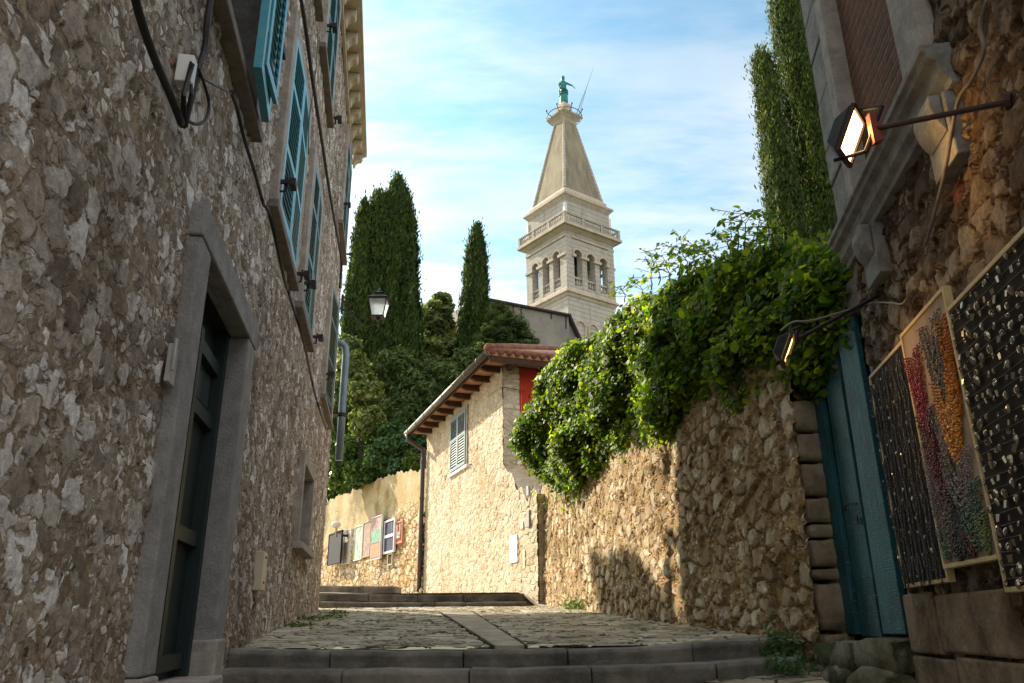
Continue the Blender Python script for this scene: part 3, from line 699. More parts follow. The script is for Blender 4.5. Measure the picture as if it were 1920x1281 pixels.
# doorway
dw = bpy.data.objects.new('doorway', None)
mb = MB()
D0, D1, DZ0, DZ1 = DOOR; dep = 0.20
mb.wbox(LW, D0 - 0.25, D0 + .004, -dep, 0.082, 1.28, DZ1); mb.wbox(LW, D1 - .004, D1 + 0.27, -dep, 0.082, 1.28, DZ1)
mb.wbox(LW, D0 - 0.27, D1 + 0.31, -0.06, 0.088, DZ1 + 0.003, DZ1 + 0.21)
df = mb.build('door_frame', M['door_stone'], lb, bevel=0.012)
mb = MB(); mb.wbox(LW, D0 - 0.26, D0 + .012, -dep - .02, 0.10, 0.9, 1.276); mb.wbox(LW, D1 - .012, D1 + 0.28, -dep - .02, 0.10, 0.9, 1.42)
mb.wbox(LW, D0 + .02, D1 - .02, -dep, 0.16, 0.95, 1.20)
mb.build('threshold', M['warm_stone'], df, bevel=0.015)
mb = MB(); mb.wbox(LW, D0, D1, -dep + .02, -dep + 0.06, 1.2, 3.56)
dr = mb.build('door', M['door_green'], lb)
mb = MB(); mb.wbox(LW, D0 - .02, D1 + .02, -dep - .1, -0.062, DZ1 + 0.004, DZ1 + 0.12); mb.build('timber_lintel', M['dark_room'], dr)
mb = MB()
mb.wbox(LW, D0, D0 + 0.10, -dep + .06, -dep + 0.14, 1.2, 3.53); mb.wbox(LW, D1 - .10, D1, -dep + .06, -dep + 0.14, 1.2, 3.53)
for z in (1.25, 2.0, 2.8, 3.2): mb.wbox(LW, D0 + .1, D1 - .1, -dep + .06, -dep + 0.115, z, z + 0.09)
mb.wbox(LW, (D0 + D1) / 2 - .04, (D0 + D1) / 2 + .04, -dep + .06, -dep + 0.12, 1.34, 3.35)
mb.build('rail', M['door_green'], dr)
mb = MB(); mb.wbox(LW, D0 + .12, D1 - .12, -dep + .062, -dep + .07, 2.95, 3.18); mb.build('transom_pane', glass_mat('dark_pane', (0.05, 0.06, 0.06), 0.1, 0.0), dr)
# iron shutter stays and hinges
def stay(u, z, l=0.28):
    mb = MB(); mb.wbox(LW, u - .015, u + .015, 0.03, 0.05 + l, z - .015, z + .02); mb.wbox(LW, u - .03, u + .10, 0.03 + l - .04, 0.05 + l, z - .03, z + .035)
    mb.tube([LW.p(u, 0.06, z - .1), LW.p(u + .02, 0.12, z - .08), LW.p(u + .02, 0.13, z + .06)], 0.012, 6)
    mb.build('shutter_stay', M['iron'], lb)
for u, z in ((-0.10, 5.30), (1.52, 5.12), (2.22, 5.32), (3.62, 5.15), (6.10, 5.4), (-1.36, 5.75), (2.2, 9.1), (3.85, 8.8), (7.1, 9.15), (8.9, 8.95)): stay(u, z, 0.16)
# rain pipe on the far corner
mb = MB(); pt = [LW.p(LEND + 0.02, -0.02, 6.95), LW.p(LEND + 0.05, 0.10, 6.98), LW.p(LEND + .05, 0.17, 6.9), LW.p(LEND + .05, 0.19, 6.7), LW.p(LEND + .05, 0.19, 5.6), LW.p(LEND + .05, 0.19, 4.55)]
mb.tube(pt, 0.075, 14); pp = mb.build('rain_pipe', M['pipe'], lb, smooth=True)
mb = MB(); mb.tube([LW.p(LEND + .05, 0.19, 5.42), LW.p(LEND + .05, 0.19, 5.50)], 0.088, 14); mb.wbox(LW, LEND - .1, LEND + .06, -0.02, 0.2, 5.44, 5.48); mb.build('pipe_bracket', M['iron'], pp)
# enamel cover strip low on the wall
mb = MB(); mb.wbox(LW, 1.02, 1.26, 0.0, 0.085, 1.80, 2.14); cs = mb.build('meter_cover', M['cream_box'], lb, bevel=0.008)
mb = MB()
for z in (1.86, 2.08): mb.wbox(LW, 1.12, 1.145, 0.085, 0.092, z, z + .02)
mb.build('screw', M['iron'], cs)

# cables on the left front
def cable(name, pts, r, label, mat=None, n=6, cat='cable'):
    v = [Vector(p) for p in pts]; path = []
    for i in range(len(v) - 1):
        p0 = v[max(i - 1, 0)]; p1 = v[i]; p2 = v[i + 1]; p3 = v[min(i + 2, len(v) - 1)]
        for k in range(6):
            t_ = k / 6
            path.append(0.5 * ((2 * p1) + (p2 - p0) * t_ + (2 * p0 - 5 * p1 + 4 * p2 - p3) * t_ ** 2 + (3 * p1 - p0 - 3 * p2 + p3) * t_ ** 3))
    path.append(v[-1]); mb = MB(); mb.tube(path, r, n); return tag(mb.build(name, mat or M['cable'], None, smooth=True), label, cat)
def lp(px, py, off=0.085):
    u_, z_ = LW.uz(px, py, off); return LW.p(u_, off, z_)
cable('wall_cable', [lp(248, -30), lp(262, 30), lp(290, 110), lp(318, 175), lp(340, 232)], 0.020, 'thick black cable running down to the cable bunch on the left wall')
cable('wall_cable', [lp(400, -30), lp(388, 40), lp(384, 90), lp(372, 130), lp(358, 190), lp(345, 236)], 0.017, 'black cable hanging down beside the grey sill onto the cable bunch')
cable('wall_cable', [lp(372, 128, .1), lp(386, 168, .12), lp(392, 200, .13), lp(385, 225, .13), lp(368, 233, .12), lp(350, 226, .1)], 0.009, 'loose black cable loop curling out of the cable bunch')
cable('wall_cable', [lp(370, 140, .09), lp(398, 158, .1), lp(434, 176, .09)], 0.006, 'thin black wire stretched from the cable bunch to the grey sill')
cable('wall_cable', [lp(434, 172, .09), lp(445, 205), lp(458, 260), lp(478, 325), lp(494, 382), lp(506, 405, .24), lp(534, 528, .24), lp(540, 545, .1), lp(557, 600, .24), lp(572, 652, .24), lp(585, 715, .09), lp(598, 765, .24), lp(612, 806, .1)], 0.014, 'long black cable slung under the first floor shutter sills')
cable('wall_cable', [lp(563, -10), lp(572, 45), lp(583, 130), lp(592, 190), lp(605, 275), lp(618, 360), lp(630, 430), lp(640, 490), lp(637, 540)], 0.022, 'thick black cable crossing the wall between the two shutter rows')
cable('wall_cable', [lp(596, 55), lp(594, 110), lp(588, 165), lp(580, 225), lp(578, 290)], 0.005, 'thin black wire beside the thick cable below the upper shutters')
cable('wall_cable', [LW.p(9.2, .1, 5.1), LW.p(9.25, .14, 4.9), LW.p(9.27, .16, 4.6), LW.p(9.3, .12, 4.5), LW.p(9.33, .1, 4.7), LW.p(9.28, .12, 4.95), LW.p(9.2, .1, 5.05)], 0.013, 'coiled black wire hanging beside the grey rain pipe')
jb = thing('cable_joint', lp(352, 190), 'bunch of taped black cables under a white junction box on the left wall', 'cable joint')
mb = MB()
for k in range(7):
    a_ = lp(360 + random.uniform(-7, 9), 120 + random.uniform(-6, 10), 0.07 + random.uniform(0, .05)); b_ = lp(345 + random.uniform(-6, 9), 236 + random.uniform(-8, 6), 0.07 + random.uniform(0, .05))
    c_ = lp(350 + random.uniform(-9, 13), 180 + random.uniform(-6, 6), 0.08 + random.uniform(0, .06)); mb.tube([a_, c_, b_], 0.008, 6)
mb.build('cable_bunch', M['cable'], jb)
u_, z_ = LW.uz(352, 138, .08); mb = MB(); mb.wbox(LW, u_ - .035, u_ + .035, 0.03, 0.11, z_ - .07, z_ + .09); mb.build('junction_box', M['white'], jb, bevel=0.006)
u_, z_ = LW.uz(326, 675, .05)
mb = MB(); mb.wbox(LW, u_ - .06, u_ + .055, 0.03, 0.055, z_ - .13, z_ + .07); mb.tube([LW.p(u_ - .075, .07, z_ - .08), LW.p(u_ - .075, .07, z_ + .09)], 0.01, 8)
mb.build('bell_plate', simple('scratched_acrylic', (0.42, 0.41, 0.39), (0.30, 0.28, 0.26), 6, 0.3), lb, bevel=0.004)

# wall lantern on the far corner
def lantern():
    c = atY(710, 578, 15.6); root = thing('wall_lantern', c, 'black street lantern with frosted panes on a bracket at the far wall corner', 'lantern')
    x, y, z = c
    def fr(mb, h0, z0, h1, z1):
        mb.hexa([(x - h0, y - h0, z0), (x + h0, y - h0, z0), (x + h0, y + h0, z0), (x - h0, y + h0, z0), (x - h1, y - h1, z1), (x + h1, y - h1, z1), (x + h1, y + h1, z1), (x - h1, y + h1, z1)])
    mb = MB(); fr(mb, 0.12, z - 0.20, 0.185, z + 0.16); mb.build('glass', M['lantern_glass'], root)
    mb = MB()
    for sx_, sy_ in ((-1, -1), (1, -1), (1, 1), (-1, 1)):
        mb.tube([(x + sx_ * .125, y + sy_ * .125, z - .21), (x + sx_ * .195, y + sy_ * .195, z + .17)], 0.013, 6)
    fr(mb, 0.13, z - .225, 0.135, z - .2); fr(mb, .205, z + .16, .21, z + .185)
    mb.tube([(x, y, z - .28), (x, y, z - .22)], [0.03, 0.06], 8)
    mb.build('cage', M['iron'], root)
    mb = MB(); fr(mb, 0.225, z + .186, 0.10, z + .29); fr(mb, 0.085, z + .29, 0.075, z + .34); fr(mb, 0.10, z + .34, 0.03, z + .39); mb.lathe((x, y, z + .39), [(0.02, 0), (.03, .03), (.012, .06), (.004, .10)], 10)
    mb.build('cap', M['iron'], root)
    mb = MB(); w0 = Vector(LW.p(9.3, 0.02, z - .06)); e = Vector((x, y, z - .30))
    mb.tube([w0, w0.lerp(e, .3) + Vector((0, 0, -.05)), w0.lerp(e, .7) + Vector((0, 0, -.22)), e + Vector((0, 0, -.05)), e], 0.018, 8)
    mb.tube([w0 + Vector((0, 0, .2)), w0.lerp(e, .25) + Vector((0, 0, .16)), w0.lerp(e, .3) + Vector((0, 0, .02)), w0.lerp(e, .12) + Vector((0, 0, -.02))], 0.012, 8)
    mb.wbox(LW, 9.22, 9.38, 0.0, 0.05, z - .15, z + .25)
    mb.build('bracket', M['iron'], root)
lantern()

# ------------------------------------------------------------------ small house
hs = thing('stone_house', HW.p(3, 1.5, 2.2), 'small cream limestone house with tiled eaves and one grey shuttered window', 'house')
HUC = 2.15; HZ = 7.62
HWIN = (5.22, 6.82, 5.68, 7.30)
gridwall('wall', HW, (HUC, 10.0), (1.7, HZ), 0.05, [HWIN], 0.0, M['house_wall'], hs, flip=True)
# lower part that runs further towards the street, with a ragged top
def ragged(u): return 5.15 - 1.02 * np.clip((HUC - u) / 1.45, 0, 1) + 0.12 * np.sin(u * 9) * np.clip((HUC - u), 0, 1) - 0.9 * np.clip((0.55 - u) / .55, 0, 1) * 0
gridwall('lower_wall', HW, (-0.02, HUC), (1.7, 5.15), 0.05, [], 0.0, M['house_wall'], hs, flip=True, topfn=ragged)
SW = Plane(HW.p(HUC, 0, 0), 70.1)          # side face, at right angles
gridwall('side_wall', SW, (0, 0.43), (4.2, HZ), 0.05, [], 0.0, M['house_wall'], hs, flip=False)
mb = MB(); mb.wbox(SW, 0.43, 5.5, -0.4, -0.02, 3.9, HZ); mb.build('red_wall', M['red_wall'], hs)
mb = MB(); mb.wbox(HW, HUC + .02, 9.98, 0.40, 0.5, 1.7, HZ); mb.wbox(HW, 9.6, 9.98, 0.02, 5.5, 1.7, HZ); mb.wbox(HW, HUC + .1, 9.9, 5.0, 5.4, 1.7, HZ); mb.build('rear_wall', M['house_wall'], hs)
mb = MB(); mb.poly(HW, [(0.0, 1.7), (HUC, 1.7), (HUC, 5.1), (0.75, 4.1), (0.0, 4.1)], 0.03, 0.95); mb.build('end_wall', M['house_wall'], hs)
window(hs, HW, *HWIN, -1, M['warm_stone'], M['white'], M['grey_blue'], ajar=0.6, fw=0.10, proud=0.05, sill_out=0.075, rails=(0.58,), depth=0.3)
# roof: hipped slabs, tiles, soffit, rafters, gutter
EZ = 7.66; OH = 0.60
mb = MB()
c0 = HW.p(HUC - OH, -OH, EZ); c1 = HW.p(10.3, -OH, EZ); c2 = HW.p(10.3, 6.0, EZ + .02); c3 = HW.p(HUC - OH, 6.0, EZ)
r0 = HW.p(HUC + 2.6, 2.6, EZ + 1.35); r1 = HW.p(8.0, 2.6, EZ + 1.35)
def up(p, d=0.10): return (p[0], p[1], p[2] + d)
mb.add([c0, c1, c2, c3, r0, r1, up(c0), up(c1), up(c2), up(c3), up(r0), up(r1)],
       [(6, 10, 11, 7), (6, 9, 10), (9, 8, 11, 10), (7, 11, 8), (0, 1, 7, 6), (1, 2, 8, 7), (2, 3, 9, 8), (3, 0, 6, 9), (0, 3, 2, 1)])
rf = mb.build('roof', M['soffit'], hs)
mb = MB()
def tile_rows(a, b, r_a, r_b, n, dz_=.11, ins_=0.0):
    a, b, r_a, r_b = map(Vector, (a, b, r_a, r_b))
    for i in range(n):
        t_ = (i + .5) / n; p = a.lerp(b, t_) + Vector((0, 0, dz_)); q = r_a.lerp(r_b, t_) + Vector((0, 0, .11)); p = p.lerp(q, ins_)
        d = (q - p); 
        if d.length < .15: continue
        mb.tube([p - d.normalized() * .06, p.lerp(q, .2), q], [0.085, 0.08, 0.075], 8)
tile_rows(c0, c1, r0, r1, 38, .03, .06); tile_rows(c0, c3, r0, Vector(r0) * .5 + Vector(c3) * .5, 30)
mb.build('roof_tile', M['terracotta'], rf, smooth=True)
mb = MB(); mb.tube([c0, r0], 0.0001, 4); mb.v = []; mb.f = []
mb.tube([Vector(c0) + Vector((0, 0, .17)), Vector(c0).lerp(Vector(r0), .3) + Vector((0, 0, .20)), Vector(r0) + Vector((0, 0, .20))], 0.12, 10); mb.build('hip_tile', M['terracotta'], rf, smooth=True)
for k in range(9):
    u_ = HUC + 0.22 + k * 0.88
    mb = MB(); mb.prism(HW, [(-OH + .05, EZ - .09), (-OH + .05, EZ - .015), (0.05, EZ - .015), (0.05, EZ - .16), (-OH + .22, EZ - .155)], u_ - .055, u_ + .055); mb.build('rafter', M['rafter'], rf)
for k in range(5):
    v_ = 0.1 + k * 0.85
    mb = MB(); mb.wbox(SW, v_, v_ + .11, 0.0, OH - .1, EZ - .15, EZ - .012); mb.build('rafter', M['rafter'], rf)
mb = MB(); mb.wbox(HW, HUC - OH + .02, 10.25, -OH + .02, -OH + .06, EZ - .10, EZ - .004); mb.wbox(SW, -OH + .08, 6.0, OH - .05, OH - .01, EZ - .16, EZ - .003); mb.build('fascia', M['rafter'], rf)
g0 = Vector(HW.p(HUC - OH - .05, -OH - .07, EZ - .005)); g1 = Vector(HW.p(10.3, -OH - .07, EZ - .03))
mb = MB(); mb.tube([g0, g1], 0.085, 12)
g = mb.build('gutter', M['gutter'], hs, smooth=True)
mb = MB()
for k in range(8):
    p = g0.lerp(g1, (k + .5) / 8); d = (g1 - g0).normalized(); mb.tube([p - d * .02, p + d * .02], 0.095, 12)
mb.build('gutter_clip', M['gutter'], g, smooth=True)
mb = MB(); e = HW.p(10.0, -0.10, 0)
mb.tube([tuple(Vector(HW.p(10.15, -OH - .07, EZ - .06))), HW.p(10.15, -OH - .02, EZ - .28), HW.p(10.08, -0.3, EZ - .48), HW.p(10.0, -0.13, EZ - .62), HW.p(10.0, -0.13, EZ - .9), HW.p(10.0, -0.13, 2.62), HW.p(9.98, -0.2, 2.50)], 0.075, 12)
dp = mb.build('downpipe', M['brown_pipe'], hs, smooth=True)
for z in (6.6, 5.4, 4.0, 3.0):
    mb = MB(); mb.tube([HW.p(10.0, -0.13, z), HW.p(10.0, -0.13, z + .07)], 0.09, 12); mb.build('pipe_clip', M['brown_pipe'], dp)
# meter boxes near the corner
def hbox(px0, py0, px1, py1, mat, name, out=0.06):
    ua, za = HW.uz(px0, py0); ub, zb = HW.uz(px1, py1)
    mb = MB(); mb.wbox(HW, min(ua, ub), max(ua, ub), -out, 0.0, min(za, zb), max(za, zb)); return mb.build(name, mat, hs, bevel=0.006)
hbox(957, 1006, 972, 1054, M['white'], 'meter_box', 0.03); hbox(981, 1032, 986, 1066, M['cream_box'], 'cable_cover', 0.02)
hbox(977, 979, 983, 991, M['cream_box'], 'junction_box', .03); hbox(990, 958, 996, 988, M['plastic_grey'], 'junction_box', 0.05); hbox(990, 913, 995, 929, M['plastic_grey'], 'junction_box', 0.05)
for px, py in ((838, 893), (885, 872)):
    u_, z_ = HW.uz(px, py); mb = MB(); mb.tube([HW.p(u_, 0, z_), HW.p(u_, -.08, z_), HW.p(u_ - .12, -.1, z_ - .06), HW.p(u_ - .22, -.09, z_ - .14)], 0.014, 6); mb.build('shutter_stay', M['iron'], hs)
cable('wall_cable', [HW.p(3.2, -.04, 7.1), HW.p(2.15, -.05, 7.05), SW.p(.25, .05, 7.03), SW.p(.6, .05, 6.98)], 0.008, 'thin dark wire crossing the upper corner of the cream house')

# iron gate in the gap between house and ivy wall
gt = thing('iron_gate', HW.p(-0.1, 0.6, 1.95), 'narrow black iron gate in the gap beside the cream house', 'gate')
GP = Plane(HW.p(-0.02, 0.50, 0), 62)
mb = MB(); mb.wbox(GP, 0.0, .05, -.02, .02, 1.95, 4.3); mb.wbox(GP, 0.75, .8, -.02, .02, 1.95, 4.3); mb.wbox(GP, .05, .75, -.02, .02, 2.0, 2.05); mb.wbox(GP, .05, .75, -.02, .02, 3.2, 3.25); mb.wbox(GP, .05, .75, -.02, .02, 4.2, 4.25); mb.build('frame', M['iron'], gt)
for k in range(6):
    mb = MB(); mb.tube([GP.p(.13 + k * .11, 0, 2.05), GP.p(.13 + k * .11, 0, 4.2)], 0.012, 6); mb.build('bar', M['iron'], gt)
for z in (2.2, 2.45, 3.0, 3.35, 3.6):
    mb = MB(); mb.tube([GP.p(.2 + .12 * math.cos(a / 10 * 9.4) * (1 - a / 14), -.03, z + .12 * math.sin(a / 10 * 9.4) * (1 - a / 14)) for a in range(11)], 0.012, 6); mb.build('scroll', M['rust_iron'], gt)

# ------------------------------------------------------------------ garden wall with hanging boards
gtop = [(-0.5, 6.35), (0.3, 6.42), (2.5, 6.75), (6.7, 7.0), (9.5, 7.1), (13.2, 7.1), (30, 7.2)]
gw = thing('garden_wall', GW.p(6, 0.2, 2.8), 'patchy plastered garden wall with rubble base behind the hanging boards', 'wall')
gridwall('wall', GW, (-0.02, 26), (1.8, 7.0), 0.06, [], 0.0, M['garden_wall'], gw, flip=True, topfn=lambda u: np.interp(u, [a for a, b in gtop], [b for a, b in gtop]) + 0.04 * np.sin(u * 5.1) + 0.03 * np.sin(u * 13))
mb = MB()
for i in range(26):
    za = float(np.interp(i, [a for a, b in gtop], [b for a, b in gtop])) - .06; zb = float(np.interp(i + 1, [a for a, b in gtop], [b for a, b in gtop])) - .06
    mb.wbox(GW, i, i + 1, 0.04, 0.5, 1.8, za, zb)
mb.build('backing', M['garden_wall'], gw)
# boards: (px left, px right, py of top-left, py bottom-left, depth, ...)
def board(px0, px1, pyt, pyb, mat, label, off=-0.05, frame=None, top_strip=True, fw=0.05, name='display_board', inner=None):
    o_ = off - 0.03
    ua, zt = GW.uz(px0, pyt, o_); ub, _ = GW.uz(px1, pyt, o_); _, zb = GW.uz(px0, pyb, o_)
    u0, u1 = min(ua, ub), max(ua, ub)
    r_ = thing(name, GW.p((u0 + u1) / 2, off, zb), label, 'display board', 'boards hanging on the garden wall')
    mb = MB(); mb.wbox(GW, u0, u1, off, off - .04, zb, zt); mb.build('panel', mat, r_)
    fm = frame or M['frame_wood']
    mb = MB(); mb.wbox(GW, u0 - fw, u0, off + .02, off - .06, zb - fw, zt + fw); mb.wbox(GW, u1, u1 + fw, off + .02, off - .06, zb - fw, zt + fw)
    mb.wbox(GW, u0, u1, off + .02, off - .062, zt, zt + fw); mb.wbox(GW, u0, u1, off + .02, off - .062, zb - fw, zb); mb.build('frame', fm, r_)
    mb = MB()
    for uu in (u0 + .06, u1 - .06): mb.wbox(GW, uu - .03, uu + .03, 0.03, off + .02, zt - .25, zt - .15)
    mb.build('wall_fixing', M['iron'], r_)
    return (u0, u1, zb, zt, r_)
pm = picture_mat
board(641, 645, 997, 1057, pm('strings_red', [(0.5, 0.42, 0.36), (0.45, 0.1, 0.07), (0.62, 0.55, 0.48)], 14, 9, 1.0), 'leftmost pale board hung with reddish strings, half behind the black panel', frame=M['white'], fw=.03)
board(647, 659, 997, 1057, pm('strings_beige', [(0.40, 0.30, 0.22), (0.58, 0.48, 0.38), (0.68, 0.62, 0.54)], 14, 14, 2.0), 'beige board of small pale trinkets between reddish and green boards', frame=M['white'], fw=.03)
board(667, 681, 990, 1050, pm('strings_green', [(0.10, 0.26, 0.18), (0.36, 0.48, 0.38), (0.64, 0.62, 0.54), (0.30, 0.42, 0.32)], 10, 3, 3.0), 'pale green board hung with green strings under a white top rail', frame=M['white'], fw=.03)
board(683, 696, 982, 1044, pm('trinkets_brown', [(0.08, 0.05, 0.05), (0.36, 0.24, 0.18), (0.60, 0.50, 0.42), (0.26, 0.07, 0.08)], 14, 14, 4.0), 'board of dark brown and wine trinkets with a white bottom rail', frame=M['frame_wood'], fw=.03)
# three coloured zones on one large board
u0, u1, zb, zt, r_ = board(699, 716, 973, 1049, pm('strings_mixed', [(0.55, 0.42, 0.35), (0.34, 0.06, 0.10), (0.66, 0.58, 0.50)], 12, 10, 5.0), 'largest board of red, green and orange necklaces on the garden wall', off=-0.22, frame=M['white'], fw=.03)
h_ = (zt - zb)
mb = MB(); mb.wbox(GW, u0 + .02, u1 - .02, -0.262, -0.275, zb + .38 * h_, zb + .70 * h_); mb.build('green_necklaces', pm('strings_jade', [(0.04, 0.22, 0.15), (0.40, 0.52, 0.42), (0.08, 0.26, 0.2)], 12, 4, 6.0), r_)
mb = MB(); mb.wbox(GW, u0 + .02, u1 - .02, -0.262, -0.275, zb + .03 * h_, zb + .36 * h_); mb.build('orange_necklaces', pm('strings_coral', [(0.62, 0.13, 0.05), (0.66, 0.36, 0.22), (0.55, 0.2, 0.1)], 12, 4, 7.0), r_)
u0, u1, zb, zt, r_ = board(723, 740, 981, 1035, pm('strings_navy', [(0.015, 0.02, 0.05), (0.03, 0.035, 0.09), (0.25, 0.26, 0.36)], 16, 2.5, 8.0, (0.35, 0.8)), 'white framed board of dark blue strings next to the small red picture', off=-0.12, frame=M['white'], fw=.07)
mb = MB(); mb.wbox(GW, u0, u1, -0.16, -0.18, zb + .46 * (zt - zb), zb + .56 * (zt - zb)); mb.build('middle_rail', M['white'], r_)
u0, u1, zb, zt, r_ = board(744, 755, 982, 1017, pm('picture_red', [(0.42, 0.07, 0.04), (0.52, 0.12, 0.06), (0.30, 0.05, 0.04)], 6, 6, 9.0), 'small red picture with a pale loop nearest the brown downpipe', off=-0.06, frame=pm('frame_red', [(0.5, 0.2, 0.1), (0.6, 0.3, 0.2), (0.5, 0.2, 0.1)], 6, 6), fw=.06)
mb = MB(); um, zm = (u0 + u1) / 2, zb + (zt - zb) * .62
mb.tube([GW.p(um + .17 * math.cos(a), -.115, zm + .27 * math.sin(a)) for a in np.linspace(2.4, 7.0, 14)], 0.035, 6); mb.tube([GW.p(um - .15, -.115, zb + .12), GW.p(um, -.115, zb + .32), GW.p(um + .15, -.115, zb + .12)], 0.03, 6); mb.build('pale_loop', M['white'], r_)
board(729, 736, 1041, 1058, M['black_cloth'], 'small dark framed board hanging below the dark blue strings', off=-0.08, frame=M['frame_wood'], fw=.05)
# black panel in front, by the building corner
b0 = board(618, 641, 1004, 1059, pm('panel_black', [(0.010, 0.009, 0.018), (0.02, 0.018, 0.03), (0.012, 0.011, 0.02)], 5, 5, 10.0), 'large black panel beside the building corner, left of the pale boards', off=-0.35, frame=M['black_cloth'], fw=.03)
ua, za = GW.uz(628, 1000, -.45)
fl = thing('wall_lamp', GW.p(ua, -.4, za), 'small white lamp on a short wooden post above the black panel', 'lamp')
mb = MB(); mb.tube([GW.p(ua, -.40, za - .1), GW.p(ua, -.40, za + .22)], 0.05, 8); mb.build('post', M['frame_wood'], fl)
mb = MB(); mb.blob(GW.p(ua, -.42, za + .36), (0.2, .2, .15), 3, 3, 0.05); mb.build('shade', M['white'], fl, smooth=True)

# ------------------------------------------------------------------ ivy wall
iw = thing('rubble_wall', IW.p(2.5, 0.3, 1.5), 'rough rubble garden wall under the ivy on the right', 'wall')
gridwall('wall', IW, (-2.95, 7.75), (0.9, 4.35), 0.03, [], 0.0, M['ivy_wall'], iw, flip=True, batter=-0.03)
mb = MB(); mb.wbox(IW, -2.93, 7.73, 0.16, 0.65, 0.9, 4.3); mb.build('backing', M['ivy_wall'], iw)
mb = MB(); mb.wbox(IW, 7.6, 7.74, 0.0, 0.6, 0.9, 4.3); mb.build('end_face', M['ivy_wall'], iw)
# big rough blocks of the pillar next to the door
rr = random.Random(4); z = 1.25
PE = -2.98
for hgt in (0.16, 0.40, 0.10, 0.24, 0.12, 0.22, 0.30, 0.26, 0.3):
    wd = rr.uniform(.30, .52)
    bm = bmesh.new(); bmesh.ops.create_cube(bm, size=1.0); bmesh.ops.subdivide_edges(bm, edges=bm.edges, cuts=4, use_grid_fill=True)
    vs = []
    for v in bm.verts:
        k = v.co * 2; rnd_ = 1 - 0.09 * (abs(k.x * k.y) + abs(k.y * k.z) + abs(k.x * k.z)) / 2 + rr.uniform(-.035, .035)
        vs.append(IW.p(PE + wd / 2 + v.co.x * wd * rnd_, 0.175 + v.co.y * 0.46 * rnd_, z + hgt / 2 + v.co.z * (hgt - .012) * rnd_))
    mb = MB(); mb.add(vs, [tuple(v.index for v in f.verts) for f in bm.faces]); bm.free()
    mb.build('pillar_block', M['quoin'], iw, smooth=True); z += hgt

# plank door between ivy wall and right building
DX = 2.66
pd = thing('plank_door', (DX, 6.0, 1.38), 'tall weathered teal plank door in a dark recess', 'door')
edges = [7.1, 6.49, 6.07, 5.64, 5.2]
for a, b in zip(edges, edges[1:]):
    xo = {7.1: .0, 6.49: .014, 6.07: -.010, 5.64: .012}[a]; mb = MB(); ga, gb = {7.1: (0, .03), 6.49: (.03, .042), 6.07: (.042, .034), 5.64: (.034, 0)}[a]
    x0, x1 = DX + xo, DX + .045 + xo; tw = .018     # planks taper a little, the gaps open towards the top
    mb.hexa([(x0, b + gb, 1.40 - xo), (x1, b + gb, 1.40 - xo), (x1, a - ga, 1.40 - xo), (x0, a - ga, 1.40 - xo), (x0, b + gb + tw, 3.75), (x1, b + gb + tw, 3.75), (x1, a - ga - tw, 3.75), (x0, a - ga - tw, 3.75)]); mb.build('plank', M['planks'], pd, bevel=0.006)
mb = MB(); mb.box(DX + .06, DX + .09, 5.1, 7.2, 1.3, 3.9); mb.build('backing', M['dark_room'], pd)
mb = MB(); mb.tube([(DX - .01, 6.36, 2.33), (DX - .03, 6.3, 2.36), (DX - .03, 6.2, 2.365), (DX - .01, 6.12, 2.35)], 0.008, 6); mb.box(DX - .012, DX, 6.16, 6.19, 2.2, 2.26); mb.build('latch', M['iron'], pd)
mb = MB(); mb.box(DX - .02, DX + .5, 5.3, 7.2, 3.753, 4.0); tag(mb.build('door_lintel', M['dark_sill'], pd))
# threshold blocks
th = thing('threshold', (2.5, 6.0, 1.2), 'mossy rough stone threshold under the teal plank door', 'threshold')
mb = MB()
def rock(mb, c, r, seed): mb.blob(c, r, 4, seed, 0.22)
def slab(mb, p0, p1, w, h, seed, n=14):
    rr = random.Random(seed); p0 = Vector(p0); p1 = Vector(p1); d = (p1 - p0); side = Vector((d.y, -d.x, 0)).normalized()
    prof = [(-1, -1), (-1.02, -.3), (-1, .4), (-.9, .8), (-.6, .98), (.0, 1.02), (1, 1), (1, -1)]
    vs = []; k = len(prof)
    for i in range(n + 1):
        c = p0 + d * (i / n); e_ = 0.82 if i in (0, n) else 1
        for a, b in prof: vs.append(c + side * (a * w * e_ + rr.uniform(-.02, .02)) + Vector((0, 0, b * h * e_ + rr.uniform(-.016, .016))))
    fs = [(i * k + j, i * k + (j + 1) % k, (i + 1) * k + (j + 1) % k, (i + 1) * k + j) for i in range(n) for j in range(k)] + [tuple(range(k)), tuple(n * k + j for j in range(k))]
    mb.add(vs, fs)
slab(mb, (2.52, 6.62, 1.22), (2.56, 5.36, 1.28), 0.20, 0.11, 3); mb.build('door_step', M['rock'], th, smooth=True)
mb = MB(); rock(mb, (2.40, 6.2, 1.06), (.16, .35, .16), 6); rock(mb, (2.44, 5.65, 1.05), (.2, .38, .2), 8); rock(mb, (2.28, 6.55, 1.10), (.14, .18, .1), 9); mb.build('footing_stone', M['rock'], th, smooth=True)

